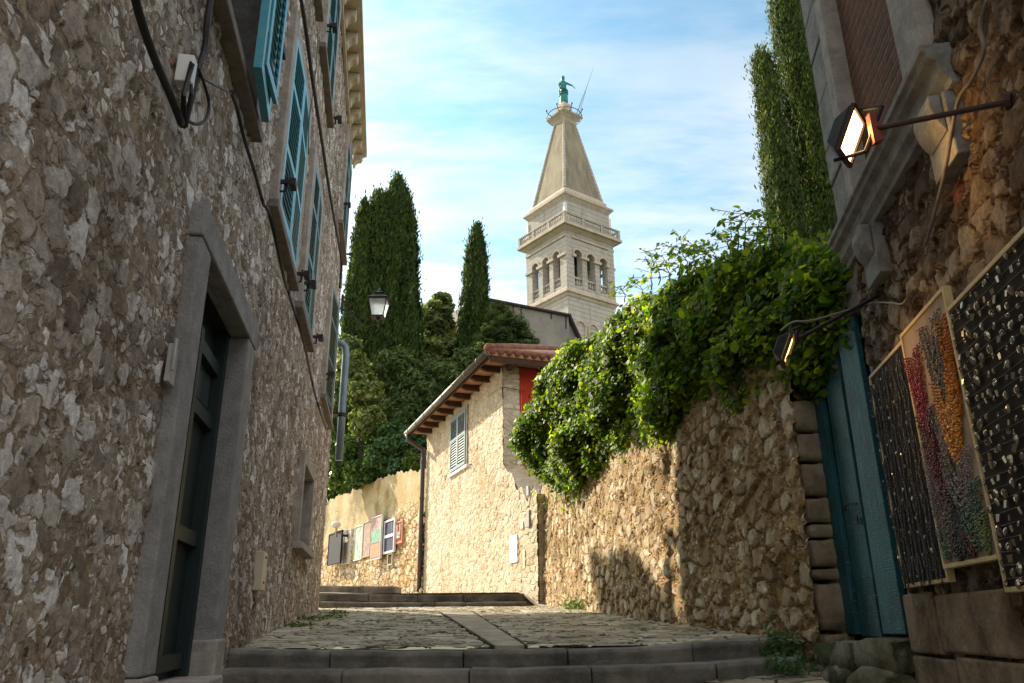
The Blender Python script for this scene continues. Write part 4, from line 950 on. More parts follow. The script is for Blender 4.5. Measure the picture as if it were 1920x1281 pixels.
# ------------------------------------------------------------------ right building
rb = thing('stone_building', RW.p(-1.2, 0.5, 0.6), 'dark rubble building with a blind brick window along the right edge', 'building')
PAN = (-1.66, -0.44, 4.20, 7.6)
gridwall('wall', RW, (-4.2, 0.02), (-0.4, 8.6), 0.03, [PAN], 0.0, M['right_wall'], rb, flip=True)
mb = MB(); mb.wbox(RW, -4.2, 0.0, 0.3, 3.6, -0.4, 8.6); mb.wbox(RW, -0.12, 0.015, 0.02, 0.29, -0.4, 8.6); mb.build('rear_wall', M['right_wall'], rb)
mb = MB(); mb.wbox(RW, PAN[0] - .02, PAN[1] + .02, 0.035, 0.10, PAN[2] - .02, PAN[3] + .02); mb.build('brick_panel', M['brick'], rb)
mb = MB()
zq = 4.21; rr = random.Random(2)
while zq < 8.5:
    h_ = rr.uniform(.28, .5); mb.wbox(RW, -0.288 - rr.uniform(0, .015), 0.11, -0.06 - rr.uniform(0, .012), 0.25, zq, zq + h_ - .012); zq += h_
mb.build('quoin', M['grey_stone'], rb, bevel=0.012)
mb = MB(); mb.wbox(RW, -0.46, -0.305, -0.085, 0.1, 4.202, 6.1); mb.build('window_trim', M['warm_stone'], rb, bevel=0.006)
mb = MB(); mb.wbox(RW, -1.96, -1.64, -0.09, 0.1, 4.202, 8.0); mb.build('pilaster', M['warm_stone'], rb, bevel=0.012)
mb = MB()
prof = [(0.05, 4.20), (-0.17, 4.20), (-0.17, 4.165), (-0.15, 4.155), (-0.145, 4.12), (-0.105, 4.10), (-0.10, 4.03), (-0.085, 4.015), (-0.065, 4.0), (-0.06, 3.965), (0.05, 3.965)]
mb.prism(RW, prof, -2.12, 0.06); ld = mb.build('window_ledge', M['grey_stone'], rb, bevel=0.004)
for ua in (-2.06, -0.70):
    mb = MB()
    zc_ = 3.963
    mb.wbox(RW, ua, ua + .30, -0.085, 0.05, 3.60, zc_)
    mb.prism(RW, [(-0.087, zc_), (-0.145, zc_), (-0.15, 3.90), (-0.135, 3.83), (-0.11, 3.78), (-0.087, 3.75)], ua + .03, ua + .27); mb.build('corbel', M['grey_stone'], ld, bevel=0.008)
# dressed blocks at the foot
mb = MB()
for (a, b, z0, z1) in ((-0.72, 0.03, 0.95, 1.30), (-1.6, -0.735, 0.9, 1.32), (-0.55, 0.03, 1.312, 1.66), (-1.5, -0.565, 1.332, 1.64), (-1.0, 0.03, 0.2, .94)):
    mb.wbox(RW, a, b, -0.075, 0.02, z0, z1 - .006)
mb.build('base_block', stone_mat('foot_block', 1.2, 1.0, [(0, (0.16, 0.115, 0.075)), (1, (0.24, 0.18, 0.12))], (0.12, 0.08, 0.05), (0.2, 0.14, 0.09), mw=(0.0, 0.04), amp=0.012, fine=0.03, jit=0.2, disp='BUMP', contrast=1.1, pits=0.6, stain=((.45, .4, .35), 2.0, .45, .7)), rb, bevel=0.015)

# jewellery boards on the right wall
def jboard(u0, u1, z0, z1, off, cloth, label, fw=0.022):
    r_ = thing('jewellery_board', RW.p((u0 + u1) / 2, -off, z0), label, 'display board', 'jewellery boards on the right wall')
    mb = MB(); mb.wbox(RW, u0 + fw, u1 - fw, -off, -off - .012, z0 + fw, z1 - fw); mb.build('backing', cloth, r_)
    mb = MB(); d0, d1 = -off + .02, -off - .022
    mb.wbox(RW, u0, u0 + fw, d0, d1, z0, z1); mb.wbox(RW, u1 - fw, u1, d0, d1, z0, z1); mb.wbox(RW, u0 + fw, u1 - fw, d0, d1, z0, z0 + fw); mb.wbox(RW, u0 + fw, u1 - fw, d0, d1, z1 - fw, z1); mb.build('frame', M['frame_wood'], r_, bevel=0.003)
    mb = MB()
    for uu in (u0 + .08, u1 - .12): mb.wbox(RW, uu, uu + .04, 0.02, -off + .03, z1 - .3, z1 - .26)
    mb.build('wall_fixing', M['iron'], r_)
    return r_
BO = 0.075
jboard(-0.91, -0.13, 1.69, 3.07, BO, M['black_cloth'], 'dark jewellery board of hanging brown cords nearest the teal door')
jboard(-1.66, -0.93, 1.755, 3.085, BO + .02, M['grey_cloth'], 'beige jewellery board with red and amber necklaces between two dark boards')
JB3 = jboard(-2.60, -1.69, 1.61, 2.945, BO + .04, M['black_cloth'], 'dark jewellery board crowded with small silvery pendants at the right edge')

def ico(r=1.0, sub=1):
    bm = bmesh.new(); bmesh.ops.create_icosphere(bm, subdivisions=sub, radius=r); v = np.array([q.co[:] for q in bm.verts]); f = np.array([[q.index for q in fc.verts] for fc in bm.faces]); bm.free(); return v, f
IV, IF = ico()
def beads(name, pts, r, mat, parent=None, el=1.0):
    pts = np.asarray(pts, float); n = len(pts); rr_ = r * rng.uniform(.75, 1.2, (n, 1, 1))
    V = (pts[:, None, :] + IV[None] * rr_ * np.array([1, 1, el])).reshape(-1, 3); Fc = (IF[None] + (np.arange(n) * len(IV))[:, None, None]).reshape(-1, 3)
    return rawmesh(name, V, Fc, 3, mat, parent, True)
def strand(uc, w, z1, drop, off, bs):
    """one hanging loop of beads"""
    n = int((2 * drop + w) / (bs * 1.7)); s = np.linspace(-1, 1, n); uu = uc + w / 2 * s * np.abs(s) ** 0.15; zz3 = z1 - drop * (1 - np.abs(s) ** 2.2)
    o_ = off + rng.uniform(0, .012, n); return np.array([RW.p(a, -c, b) for a, b, c in zip(uu, zz3, o_)])
def necklace(label, uc, w, z1, drop, k, mat, bs=0.011, spread=0.6, off=BO + .035):
    k = int(k * 1.5); uc = -1.295 + (uc + 1.02) * .88; z1 = 1.82 + (z1 - 1.82) * .97; P_ = [strand(uc + rng.uniform(-.01, .01), w * 1.25 * (1 - .80 * i / k), z1 - i * .003, drop * (1 - .72 * i / k), off + .005 * (i % 3), bs * .55) for i in range(k)]
    return tag(beads('bead_necklace', np.concatenate(P_), bs * .62, mat), label, 'necklace', 'necklaces on the beige board')
necklace('bright red bead necklace bundle at the upper left of the beige board', -0.76, .22, 2.97, .46, 7, M['bead_red'], .0105)
necklace('smoky brown bead necklaces at the upper right of the beige board', -1.13, .26, 3.04, .44, 5, M['bead_smoke'], .010, .9)
necklace('dark wine bead necklaces below the bright red bundle', -0.79, .20, 2.60, .40, 8, M['bead_wine'], .013)
necklace('amber yellow bead necklaces, the broadest bundle on the beige board', -1.17, .28, 2.72, .47, 9, M['bead_amber'], .014)
necklace('orange amber bead strands hanging behind the amber bundle', -1.33, .12, 2.98, .50, 4, simple('orange_bead', (0.50, 0.16, 0.012), (0.35, 0.1, 0.01), 40, 0.15), .012)
necklace('short wine bead strands beneath the dark wine necklaces', -0.86, .15, 2.27, .20, 5, M['bead_wine'], .013)
necklace('pale grey bead necklaces below the amber bundle', -1.12, .32, 2.30, .30, 6, M['bead_grey'], .009)
necklace('black and grey bead loops at the lower left of the beige board', -0.83, .22, 2.18, .36, 7, M['bead_smoke'], .010, .9)
necklace('mossy green bead loops at the lower right of the beige board', -1.18, .28, 2.14, .32, 7, M['bead_green'], .011)
necklace('black bead loops along the bottom of the beige board', -0.92, .30, 1.98, .19, 6, M['bead_black'], .011)
necklace('yellowish green bead strands in the bottom right corner of the beige board', -1.31, .10, 1.98, .19, 4, bead_mat('olive_beads', (0.16, 0.2, 0.05), (0.1, 0.14, 0.06)), .011)
necklace('thin silvery chain loops in the middle of the beige board', -1.0, .16, 2.62, .30, 4, M['bead_grey'], .006)
necklace('small smoky bead loops between the amber and grey bundles', -1.0, .14, 2.34, .24, 5, M['bead_smoke'], .008)
necklace('fine black bead loops at the lower middle of the beige board', -1.02, .16, 2.10, .30, 6, M['bead_black'], .008)
necklace('pale bead strands along the left edge of the beige board', -0.66, .05, 2.45, .62, 3, M['bead_grey'], .008)
necklace('wine bead strands at the bottom middle of the beige board', -1.12, .14, 1.93, .14, 5, M['bead_wine'], .010)
necklace('green bead strands at the bottom left of the beige board', -0.72, .14, 1.96, .16, 5, M['bead_green'], .009)
# cords with pendants on the first dark board
G_ = 'pendant cords on the board by the teal door'
for c_ in range(5):
    u_ = -0.21 - c_ * 0.15
    pts = []; 
    for s_ in range(4):
        zt_ = 3.03 - rng.uniform(0, .06); n = 120
        pts.append(np.array([RW.p(u_ + .018 * math.sin(i * .21 + s_ * 1.7) + (s_ - 1.5) * .02, -(BO + .03 + .006 * (s_ % 2)), zt_ - i * 0.0108) for i in range(n)]))
    o = beads('cord_strand', np.concatenate(pts), .0065, M['bead_black'])
    tag(o, ['dark cord bundle of pendants on the left edge of the board by the door', 'second dark cord bundle from the left on the board by the door', 'middle dark cord bundle on the board by the door', 'fourth dark cord bundle from the left on the board by the door', 'rightmost dark cord bundle on the board by the door'][c_], 'cord bundle', G_)
def pend_mesh(kind):
    mb = MB()
    if kind == 0: mb.lathe((0, 0, 0), [(0.003, .022), (.012, .012), (.015, -.002), (.010, -.018), (.002, -.026)], 8)
    elif kind == 1: mb.tube([(.013 * math.cos(a), 0, .013 * math.sin(a)) for a in np.linspace(0, 6.283, 9)[:-1]], .0045, 5, True); mb.lathe((0, 0, -.006), [(.002, .01), (.008, 0), (.002, -.01)], 6)
    else: mb.hexa([(-.010, -.004, -.016), (.010, -.004, -.016), (.010, .004, -.016), (-.010, .004, -.016), (-.013, -.004, .016), (.013, -.004, .016), (.013, .004, .016), (-.013, .004, .016)])
    me = bpy.data.meshes.new('pendant'); me.from_pydata(mb.v, [], mb.f); me.materials.append(M['silver']); return me
PM = [pend_mesh(k) for k in range(3)]
def pendant(u_, z_, off, kind, label, group, sc=1.0):
    o = bpy.data.objects.new('pendant', PM[kind]); COL.objects.link(o); o.location = RW.p(u_, -off, z_)
    o.rotation_euler = (rng.uniform(-.3, .3), rng.uniform(-.3, .3), R(-9.3 + 90) + rng.uniform(-.5, .5)); o.scale = (sc,) * 3
    tag(o, label, 'pendant', group)
for c_ in range(5):
    for j in range(13):
        pendant(-0.21 - c_ * 0.15 + rng.uniform(-.04, .04), 2.95 - j * .10 + rng.uniform(-.04, .04), BO + .052, int(rng.integers(0, 3)), 'small silvery pendant threaded on dark cords of the board by the teal door', 'pendants on the corded board', rng.uniform(.35, .7))
for j in range(24):
    mb = MB(); z_ = 2.91 - j * .054; mb.tube([RW.p(-1.715 - i * .21, -(BO + .058), z_ + .004 * math.sin(i * 2 + j)) for i in range(5)], .0022, 4); mb.build('hanging_rail', M['silver'], JB3)
for j in range(24):
    for i in range(10):
        pendant(-1.745 - i * 0.08 + rng.uniform(-.03, .03), 2.885 - j * 0.054 + rng.uniform(-.018, .018), BO + .065, int(rng.integers(0, 3)), 'small silvery pendant pinned in rows on the dark board at the right edge', 'pendants in rows on the dark board', rng.uniform(.6, 1.1))

# floodlights
def floodlight(c, base, aim, label, size, power, arm_mat, red=False, gcol=(1.0, 0.62, 0.22), gs=9.0):
    root = thing('floodlight', base, label, 'floodlight', 'floodlights on the right wall')
    c = Vector(c); d = Vector(aim).normalized(); rt = d.cross(Vector((0, 0, 1))).normalized(); upv = rt.cross(d).normalized()
    def q(a, b, k): return c + rt * a + upv * b + d * k
    w, h = size
    mb = MB(); mb.hexa([q(-w * .55, -h * .5, -w * .75), q(w * .55, -h * .5, -w * .75), q(w * .55, h * .5, -w * .75), q(-w * .55, h * .5, -w * .75), q(-w, -h, 0), q(w, -h, 0), q(w, h, 0), q(-w, h, 0)])
    mb.build('housing', M['iron'], root, bevel=0.01)
    mb = MB()
    for a0_, a1_, b0_, b1_ in ((-w, -w * .86, -h, h), (w * .86, w, -h, h), (-w * .86, w * .86, -h, -h * .86), (-w * .86, w * .86, h * .86, h)):
        mb.hexa([q(a0_, b0_, .002), q(a1_, b0_, .002), q(a1_, b1_, .002), q(a0_, b1_, .002), q(a0_, b0_, .022), q(a1_, b0_, .022), q(a1_, b1_, .022), q(a0_, b1_, .022)])
    mb.build('bezel', M['rust_iron'], root)
    mb = MB(); mb.hexa([q(-w * .85, -h * .85, .003), q(w * .85, -h * .85, .003), q(w * .85, h * .85, .003), q(-w * .85, h * .85, .003), q(-w * .85, -h * .85, .010), q(w * .85, -h * .85, .010), q(w * .85, h * .85, .010), q(-w * .85, h * .85, .010)])
    mb.build('glass', glow('lamp_glow', gcol, gs), root)
    b = Vector(base); armend = c - d * w * .3 + (b - c).normalized() * (w * 1.5)
    mb = MB(); mb.tube([b, armend], 0.0135, 8); bd = (armend - b).normalized(); mb.tube([b - bd * .01, b + bd * .012], 0.042, 10); mb.build('arm', arm_mat, root)
    mb = MB(); s_ = c - d * w * .3
    mb.tube([s_ + upv * h * 1.08, armend + upv * h * 0.95], .010, 6); mb.tube([armend + upv * h * .97, armend - upv * h * .97], .012, 6); mb.tube([s_ - upv * h * 1.08, armend - upv * h * 0.95], .010, 6)
    mb.build('yoke', M['iron'], root)
    if red:
        mb = MB(); mb.hexa([tuple(armend + Vector(v_)) for v_ in ((-.02, -.02, -.09), (.03, -.02, -.07), (.03, .02, -.07), (-.02, .02, -.09), (-.02, -.02, .08), (.02, -.02, .09), (.02, .02, .09), (-.02, .02, .08))]); mb.build('arm_plate', M['rust_red'], root)
    la = bpy.data.lights.new('floodlight_lamp', 'SPOT'); la.energy = power; la.color = (1.0, 0.55, 0.18); la.spot_size = R(125); la.spot_blend = 0.9; la.shadow_soft_size = 0.06
    lo = bpy.data.objects.new('lamp', la); COL.objects.link(lo); lo.parent = root; lo.location = q(0, 0, .04) - ORG[root.name]; lo.rotation_euler = (-d).to_track_quat('Z', 'Y').to_euler()
def rwp(px, py, off):
    u_, z_ = RW.uz(px, py, -off); return Vector(RW.p(u_, -off, z_))
c1 = atY(1592, 255, 3.35); b1 = rwp(1895, 190, 0.0)
floodlight(c1, b1, (0.80, -0.62, -0.50), 'lit black floodlight on a long arm above the jewellery boards', (0.105, 0.125), 6, M['rust_iron'], red=True, gs=6, gcol=(1.0, 0.66, 0.26))
c2 = atY(1474, 655, 4.5); b2 = rwp(1655, 550, 0.0)
floodlight(c2, b2, (0.88, -0.32, -0.42), 'lit black floodlight on a low arm in front of the ivy by the teal door', (0.085, 0.10), 5, M['iron'], gcol=(1.0, 0.62, 0.16), gs=3.2)
cable('lamp_cable', [c2 + np.array([-.02, 0, .12]), c2 + np.array([.06, -.02, .17]), c2 + np.array([.2, 0, .19]), rwp(1630, 570, .1), rwp(1668, 568, .06), rwp(1690, 570, .05), rwp(1700, 560, .05)], 0.006, 'thin pale cable looping along the arm of the lower floodlight', M['pale_cable'])
cable('lamp_cable', [rwp(1850, 0, .09), rwp(1838, 50, .09), rwp(1845, 95, .09), rwp(1822, 150, .09), rwp(1795, 195, .09), rwp(1770, 330, .09), rwp(1735, 460, .09)], 0.010, 'grey cable running down the dark rubble wall past the upper lamp arm', M['dark_sill'])

# ------------------------------------------------------------------ church and bell tower
AZT = -36.5; a_ = R(AZT); TL_ = np.array([math.sin(a_), math.cos(a_)]); TR_ = np.array([math.cos(a_), -math.sin(a_)])
TC = atY(1061, 300, 85)[:2]
def tp(l, r_, z): q_ = TC + TL_ * l + TR_ * r_; return (q_[0], q_[1], z)
def sq(mb, h0, z0, h1, z1):
    mb.hexa([tp(-h0, -h0, z0), tp(h0, -h0, z0), tp(h0, h0, z0), tp(-h0, h0, z0), tp(-h1, -h1, z1), tp(h1, -h1, z1), tp(h1, h1, z1), tp(-h1, h1, z1)])
bt = thing('bell_tower', tp(0, 0, 12), 'tall white stone bell tower with arcaded belfry and tan spire', 'tower')
mb = MB(); sq(mb, 3.6, 6, 3.55, 35.70); mb.build('shaft', M['tower'], bt)
mb = MB(); sq(mb, 3.62, 35.7, 3.85, 36.1); sq(mb, 3.95, 36.1, 3.95, 36.35); sq(mb, 3.75, 36.35, 3.72, 36.75); mb.build('lower_cornice', M['tower_pink'], bt)
# four belfry faces: function to place face-local (s along, d depth inward, z)
def face(k):
    if k == 0: return lambda s, d, z: tp(s, -3.70 + d, z)       # left visible face runs along TL at r=-3.7
    if k == 1: return lambda s, d, z: tp(-3.70 + d, s, z)       # right visible face runs along TR at l=-3.7
    if k == 2: return lambda s, d, z: tp(s, 3.70 - d, z)
    return lambda s, d, z: tp(3.70 - d, s, z)
def fbox(mb, f, s0, s1, d0, d1, z0, z1):
    mb.hexa([f(s0, d0, z0), f(s1, d0, z0), f(s1, d1, z0), f(s0, d1, z0), f(s0, d0, z1), f(s1, d0, z1), f(s1, d1, z1), f(s0, d1, z1)])
ops = [(-1.95, 0.62), (0.0, 0.62), (1.95, 0.62)]; ZS = 41.0; ZT = 43.75
mbw = MB(); mbk = MB(); BAL = []
for k in range(4):
    f = face(k); e0 = 3.70 if k in (0, 2) else 2.79
    xs = [-e0] + [v for c_, r_ in ops for v in (c_ - r_, c_ + r_)] + [e0]
    for i in range(0, 8, 2): fbox(mbw, f, xs[i], xs[i + 1], 0, 0.9, 36.75, ZS)
    for c_, r_ in ops: fbox(mbw, f, c_ - r_, c_ + r_, 0.05, 0.85, 36.75, 37.15)
    # arch band
    for c_, r_ in ops:
        A_ = [(c_ + r_ * math.cos(t_), ZS + r_ * 1.05 * math.sin(t_)) for t_ in np.linspace(math.pi, 0, 11)]
        for (xa, za), (xb, zb_) in zip(A_, A_[1:]):
            mbw.hexa([f(xa, 0, za), f(xb, 0, zb_), f(xb, .9, zb_), f(xa, .9, za), f(xa, 0, ZT), f(xb, 0, ZT), f(xb, .9, ZT), f(xa, .9, ZT)])
        B_ = [(c_ + (r_ + .22) * math.cos(t_), ZS + (r_ + .22) * 1.05 * math.sin(t_)) for t_ in np.linspace(math.pi, 0, 11)]
        for (p0, p1), (q0, q1) in zip(zip(A_, A_[1:]), zip(B_, B_[1:])):
            mbk.hexa([f(p0[0], -.08, p0[1]), f(p1[0], -.08, p1[1]), f(p1[0], 0.0, p1[1]), f(p0[0], 0.0, p0[1]), f(q0[0], -.08, q0[1]), f(q1[0], -.08, q1[1]), f(q1[0], 0.0, q1[1]), f(q0[0], 0.0, q0[1])])
        mbb = MB(); BAL.append(mbb)
        for j in (-.36, 0, .36):
            p = f(c_ + j, .35, 37.15); mbb.lathe(p, [(.10, 0), (.06, .15), (.13, .45), (.06, .8), (.10, .985)], 8)
        fbox(mbb, f, c_ - r_, c_ + r_, .2, .5, 38.13, 38.33)
    for i in range(0, 8, 2): fbox(mbw, f, xs[i], xs[i + 1], 0, 0.9, ZS, ZT)
    for i in range(0, 8, 2): fbox(mbk, f, xs[i] - (.2 if i else .0), xs[i + 1] + (.2 if i < 6 else .0), -0.22, -0.003, ZS - .38, ZS - .05)
    fbox(mbk, f, -e0, e0, -.12, -.003, 43.0, 43.3)
bf = mbw.build('belfry', M['tower'], bt); mbk.build('arch_moulding', M['tower_pink'], bf); [q_.build('opening_balustrade', M['tower'], bf) for q_ in BAL]
mb = MB(); sq(mb, 2.7, 36.5, 2.7, 36.9); sq(mb, 2.75, 43.3, 2.75, 43.7); mb.build('belfry_floor', M['dark_room'], bf)
mb = MB(); mb.lathe(tp(0, 0, 39.2), [(1.15, 0), (1.0, .4), (.75, 1.1), (.6, 1.7), (.2, 1.9)], 16); mb.build('bell', simple('bronze', (0.10, 0.08, 0.05), (0.06, 0.06, 0.04), 3, 0.4, metal=0.8), bf, smooth=True)
mb = MB(); sq(mb, 3.74, 43.75, 4.3, 44.15); sq(mb, 4.5, 44.15, 4.5, 44.45); sq(mb, 4.4, 44.45, 4.4, 44.55); mb.build('balcony', M['tower_pink'], bt)
mb = MB()
for k in range(4):
    g_ = [lambda s, d, z: tp(s, -4.36 + d, z), lambda s, d, z: tp(-4.36 + d, s, z), lambda s, d, z: tp(s, 4.36 - d, z), lambda s, d, z: tp(4.36 - d, s, z)][k]
    e0 = 4.36 if k in (0, 2) else 4.14
    fbox(mb, g_, -e0, e0, 0, .22, 44.55, 44.68); fbox(mb, g_, -e0, e0, -.02, .24, 45.55, 45.72)
    for s_ in (-4.2, -1.45, 1.45, 4.2): fbox(mb, g_, max(s_ - .17, -e0), min(s_ + .17, e0), .005, .215, 44.68, 45.55)
    for s0, s1 in ((-4.0, -1.65), (-1.25, 1.25), (1.65, 4.0)):
        for j in range(8):
            p = g_(s0 + (s1 - s0) * (j + .5) / 8, .11, 44.68); mb.lathe(p, [(.07, 0), (.045, .12), (.10, .35), (.045, .65), (.07, .87)], 6)
mb.build('balustrade', M['tower'], bt)
mb = MB(); sq(mb, 3.5, 44.5, 3.5, 48.0); mb.build('drum', M['tower'], bt)
mb = MB()
for dl, dr_ in ((-3.55, -3.55), (-3.55, 3.4), (3.4, -3.55)):
    mb.hexa([tp(dl - .02 + a, dr_ - .02 + b, z) for z in (45.0, 47.5) for a, b in ((0, 0), (.35, 0), (.35, .35), (0, .35))])
mb.build('sensor_panel', M['white'], bt)
mb = MB(); sq(mb, 3.52, 48.0, 3.85, 48.45); sq(mb, 3.92, 48.45, 3.92, 48.7); sq(mb, 3.4, 48.7, 3.35, 49.5); sq(mb, 3.35, 49.5, 3.05, 49.9); mb.build('upper_cornice', M['tower_pink'], bt)
mb = MB(); sq(mb, 3.0, 49.9, 0.95, 61.4); sp_ = mb.build('spire', M['spire'], bt)
mb = MB()
for sl_, sr in ((-1, -1), (1, -1), (-1, 1), (1, 1)):
    mb.tube([tp(sl_ * 2.95, sr * 2.95, 49.9), tp(sl_ * .93, sr * .93, 61.4)], [.20, .13], 8)
mb.build('spire_rib', M['tower'], sp_)
mb = MB(); sq(mb, 0.98, 61.3, 1.15, 61.7); sq(mb, 1.15, 61.7, 1.62, 62.3); sq(mb, 1.66, 62.3, 1.66, 62.55); sq(mb, 0.75, 62.55, 0.7, 64.4); mb.build('platform', M['tower_pink'], bt)
mb = MB(); rr_ = 2.25
mb.tube([tp(rr_ * math.cos(t_), rr_ * math.sin(t_), 62.6) for t_ in np.linspace(0, 6.283, 41)[:-1]], .05, 6, True)
for k in range(8):
    t_ = k * math.pi / 4 + .3; mb.tube([tp(1.2 * math.cos(t_), 1.2 * math.sin(t_), 62.1), tp(rr_ * math.cos(t_), rr_ * math.sin(t_), 62.6), tp(2.45 * math.cos(t_), 2.45 * math.sin(t_), 62.95)], .05, 6)
    mb.lathe(tp(2.45 * math.cos(t_), 2.45 * math.sin(t_), 62.9), [(.03, 0), (.11, .08), (.11, .22), (.03, .32)], 8)
mb.build('lamp_ring', M['iron'], bt)
# lightning mast
ma = np.array(tp(-.3, 1.5, 62.4)); mt_ = atY(1113, 126, 85)
mb = MB(); 
for k in range(3):
    o_ = np.array([.28 * math.cos(k * 2.09), .28 * math.sin(k * 2.09), 0]); mb.tube([tuple(ma + o_), tuple(ma * .45 + mt_ * .55 + o_ * .2)], [.035, .03], 5)
for k in range(8):
    t_ = k / 8 * .5; p = ma * (1 - t_) + mt_ * t_; w_ = .28 * (1 - t_ * 1.5); mb.tube([tuple(p + np.array([w_, 0, 0])), tuple(p + np.array([-w_ * .5, w_ * .8, .2])), tuple(p + np.array([-w_ * .5, -w_ * .8, .3]))], .02, 4)
mb.tube([tuple(ma * .45 + mt_ * .55), tuple(mt_)], [.045, .012], 6); mb.build('lightning_mast', simple('grey_steel', (0.3, 0.32, 0.34), (0.22, 0.24, 0.26), 4, 0.5), bt)
# blind arches low on the shaft
mb = MB()
for k, f in enumerate((lambda s, d, z: tp(s, -3.58 + d, z), lambda s, d, z: tp(-3.58 + d, s, z))):
    for c_ in (-1.9, 0, 1.9):
        A_ = [(c_ + .8 * math.cos(t_), 32.3 + .8 * math.sin(t_)) for t_ in np.linspace(math.pi, 0, 11)]; B_ = [(c_ + .62 * math.cos(t_), 32.3 + .62 * math.sin(t_)) for t_ in np.linspace(math.pi, 0, 11)]
        for (p0, p1), (q0, q1) in zip(zip(A_, A_[1:]), zip(B_, B_[1:])):
            mb.hexa([f(p0[0], -.12, p0[1]), f(p1[0], -.12, p1[1]), f(p1[0], .05, p1[1]), f(p0[0], .05, p0[1]), f(q0[0], -.12, q0[1]), f(q1[0], -.12, q1[1]), f(q1[0], .05, q1[1]), f(q0[0], .05, q0[1])])
        fbox(mb, f, c_ - .8, c_ - .62, -.12, .05, 26, 32.3); fbox(mb, f, c_ + .62, c_ + .8, -.12, .05, 26, 32.3)
mb.build('blind_arch', M['tower_pink'], bt)

# statue
def statue():
    b = Vector(tp(0, 0, 64.4)); root = thing('statue', b, 'green copper robed statue standing on top of the spire', 'statue')
    me = bpy.data.meshes.new('figure'); bm = bmesh.new(); lay = bm.verts.layers.skin.verify()
    def vv(p, r_):
        v = bm.verts.new(Vector(p)); v[lay].radius = (r_, r_) if not isinstance(r_, tuple) else r_; return v
    h = [vv((0, 0, 0), .62), vv((0.02, 0, .9), .60), vv((.05, 0, 1.9), .52), vv((0, 0, 2.55), .42), vv((-.05, 0, 3.2), .46), vv((-.05, 0, 3.6), .30), vv((-.03, 0, 3.85), .17), vv((0, 0, 4.2), .27), vv((0.03, 0, 4.5), .24), vv((.06, 0, 4.72), .10)]
    for a, b_ in zip(h, h[1:]): bm.edges.new((a, b_))
    s1 = vv((.35, -.1, 3.5), .17); e1 = vv((.75, -.35, 3.05), .13); w1 = vv((1.2, -.45, 2.75), .10); bm.edges.new((h[4], s1)); bm.edges.new((s1, e1)); bm.edges.new((e1, w1))
    s2 = vv((-.45, -.1, 3.45), .17); e2 = vv((-.58, -.25, 2.8), .14); w2 = vv((-.35, -.5, 2.4), .11); bm.edges.new((h[4], s2)); bm.edges.new((s2, e2)); bm.edges.new((e2, w2))
    h[3][lay].use_root = True
    bm.to_mesh(me); bm.free(); me.materials.append(M['copper']); o = link('figure', me, root); o.location = (0, 0, 0); o.rotation_euler = (0, 0, 0)
    o.modifiers.new('s', 'SKIN'); md = o.modifiers.new('ss', 'SUBSURF'); md.levels = 2; md.render_levels = 2
    mb = MB(); 
    for k in range(3): mb.tube([tuple(b + Vector((.56 * math.cos(t_), .50 * math.sin(t_), 1.7 + k * .28 + .12 * math.cos(t_ + k)))) for t_ in np.linspace(0, 6.283, 17)[:-1]], .07, 6, True)
    mb.build('sash', M['copper'], root)
    mb = MB(); mb.tube([tuple(b + Vector((1.0, -.43, 2.95))), tuple(b + Vector((1.5, -.5, 2.3)))], [.06, .05], 6); mb.build('scroll', M['copper'], root)
statue()

# church nave
nv = thing('church_nave', atY(1000, 640, 68), 'long grey rendered church wall with a dark tiled edge below the tower', 'church')
NP = Plane(atY(1066, 590, 68), 62.0); un, zn = NP.uz(1066, 593); 
mb = MB(); UL = NP.uz(884, 575)[0]
mb.wbox(NP, UL, 0.0, -8, 0, 6, zn); mb.build('wall', M['nave'], nv)
SP2 = Plane(NP.p(0, 0, 0), 30)
mb = MB(); mb.poly(NP, [(0.0, 6), (1.1, 6), (1.1, zn - 2.2), (0.0, zn - .03)], -7.9, -.3); mb.build('end_wall', M['nave'], nv)
mb = MB()
for i in range(int(-UL / .22) + 1):
    u_ = -i * .22; mb.tube([NP.p(u_, .30, zn + .05), NP.p(u_, -1.6, zn + .75)], .10, 6)
mb.wbox(NP, UL - .2, .2, -1.6, .25, zn - .06, zn + .04)
for i in range(9):
    t_ = i / 8; mb.tube([NP.p(0.15 + t_ * 1.15, -.1, zn + .05 - t_ * 2.3), NP.p(.15 + t_ * 1.15, -2.0, zn + .2 - t_ * 2.3)], .16, 6)
mb.poly(NP, [(0.1, zn + .1), (1.4, zn - 2.45), (1.25, zn - 2.5), (0.0, zn - .08)], -7.5, .25)
mb.build('roof', M['old_tile'], nv)
mb = MB()
for px, l in ((962, .6), (977, 1.2), (1033, .5), (1060, 1.2)):
    u_, z_ = NP.uz(px, 580); mb.wbox(NP, u_ - .06, u_ + .06, .002, .06, zn - .1 - l, zn - .1)
mb.build('drain_spout', M['old_tile'], nv)

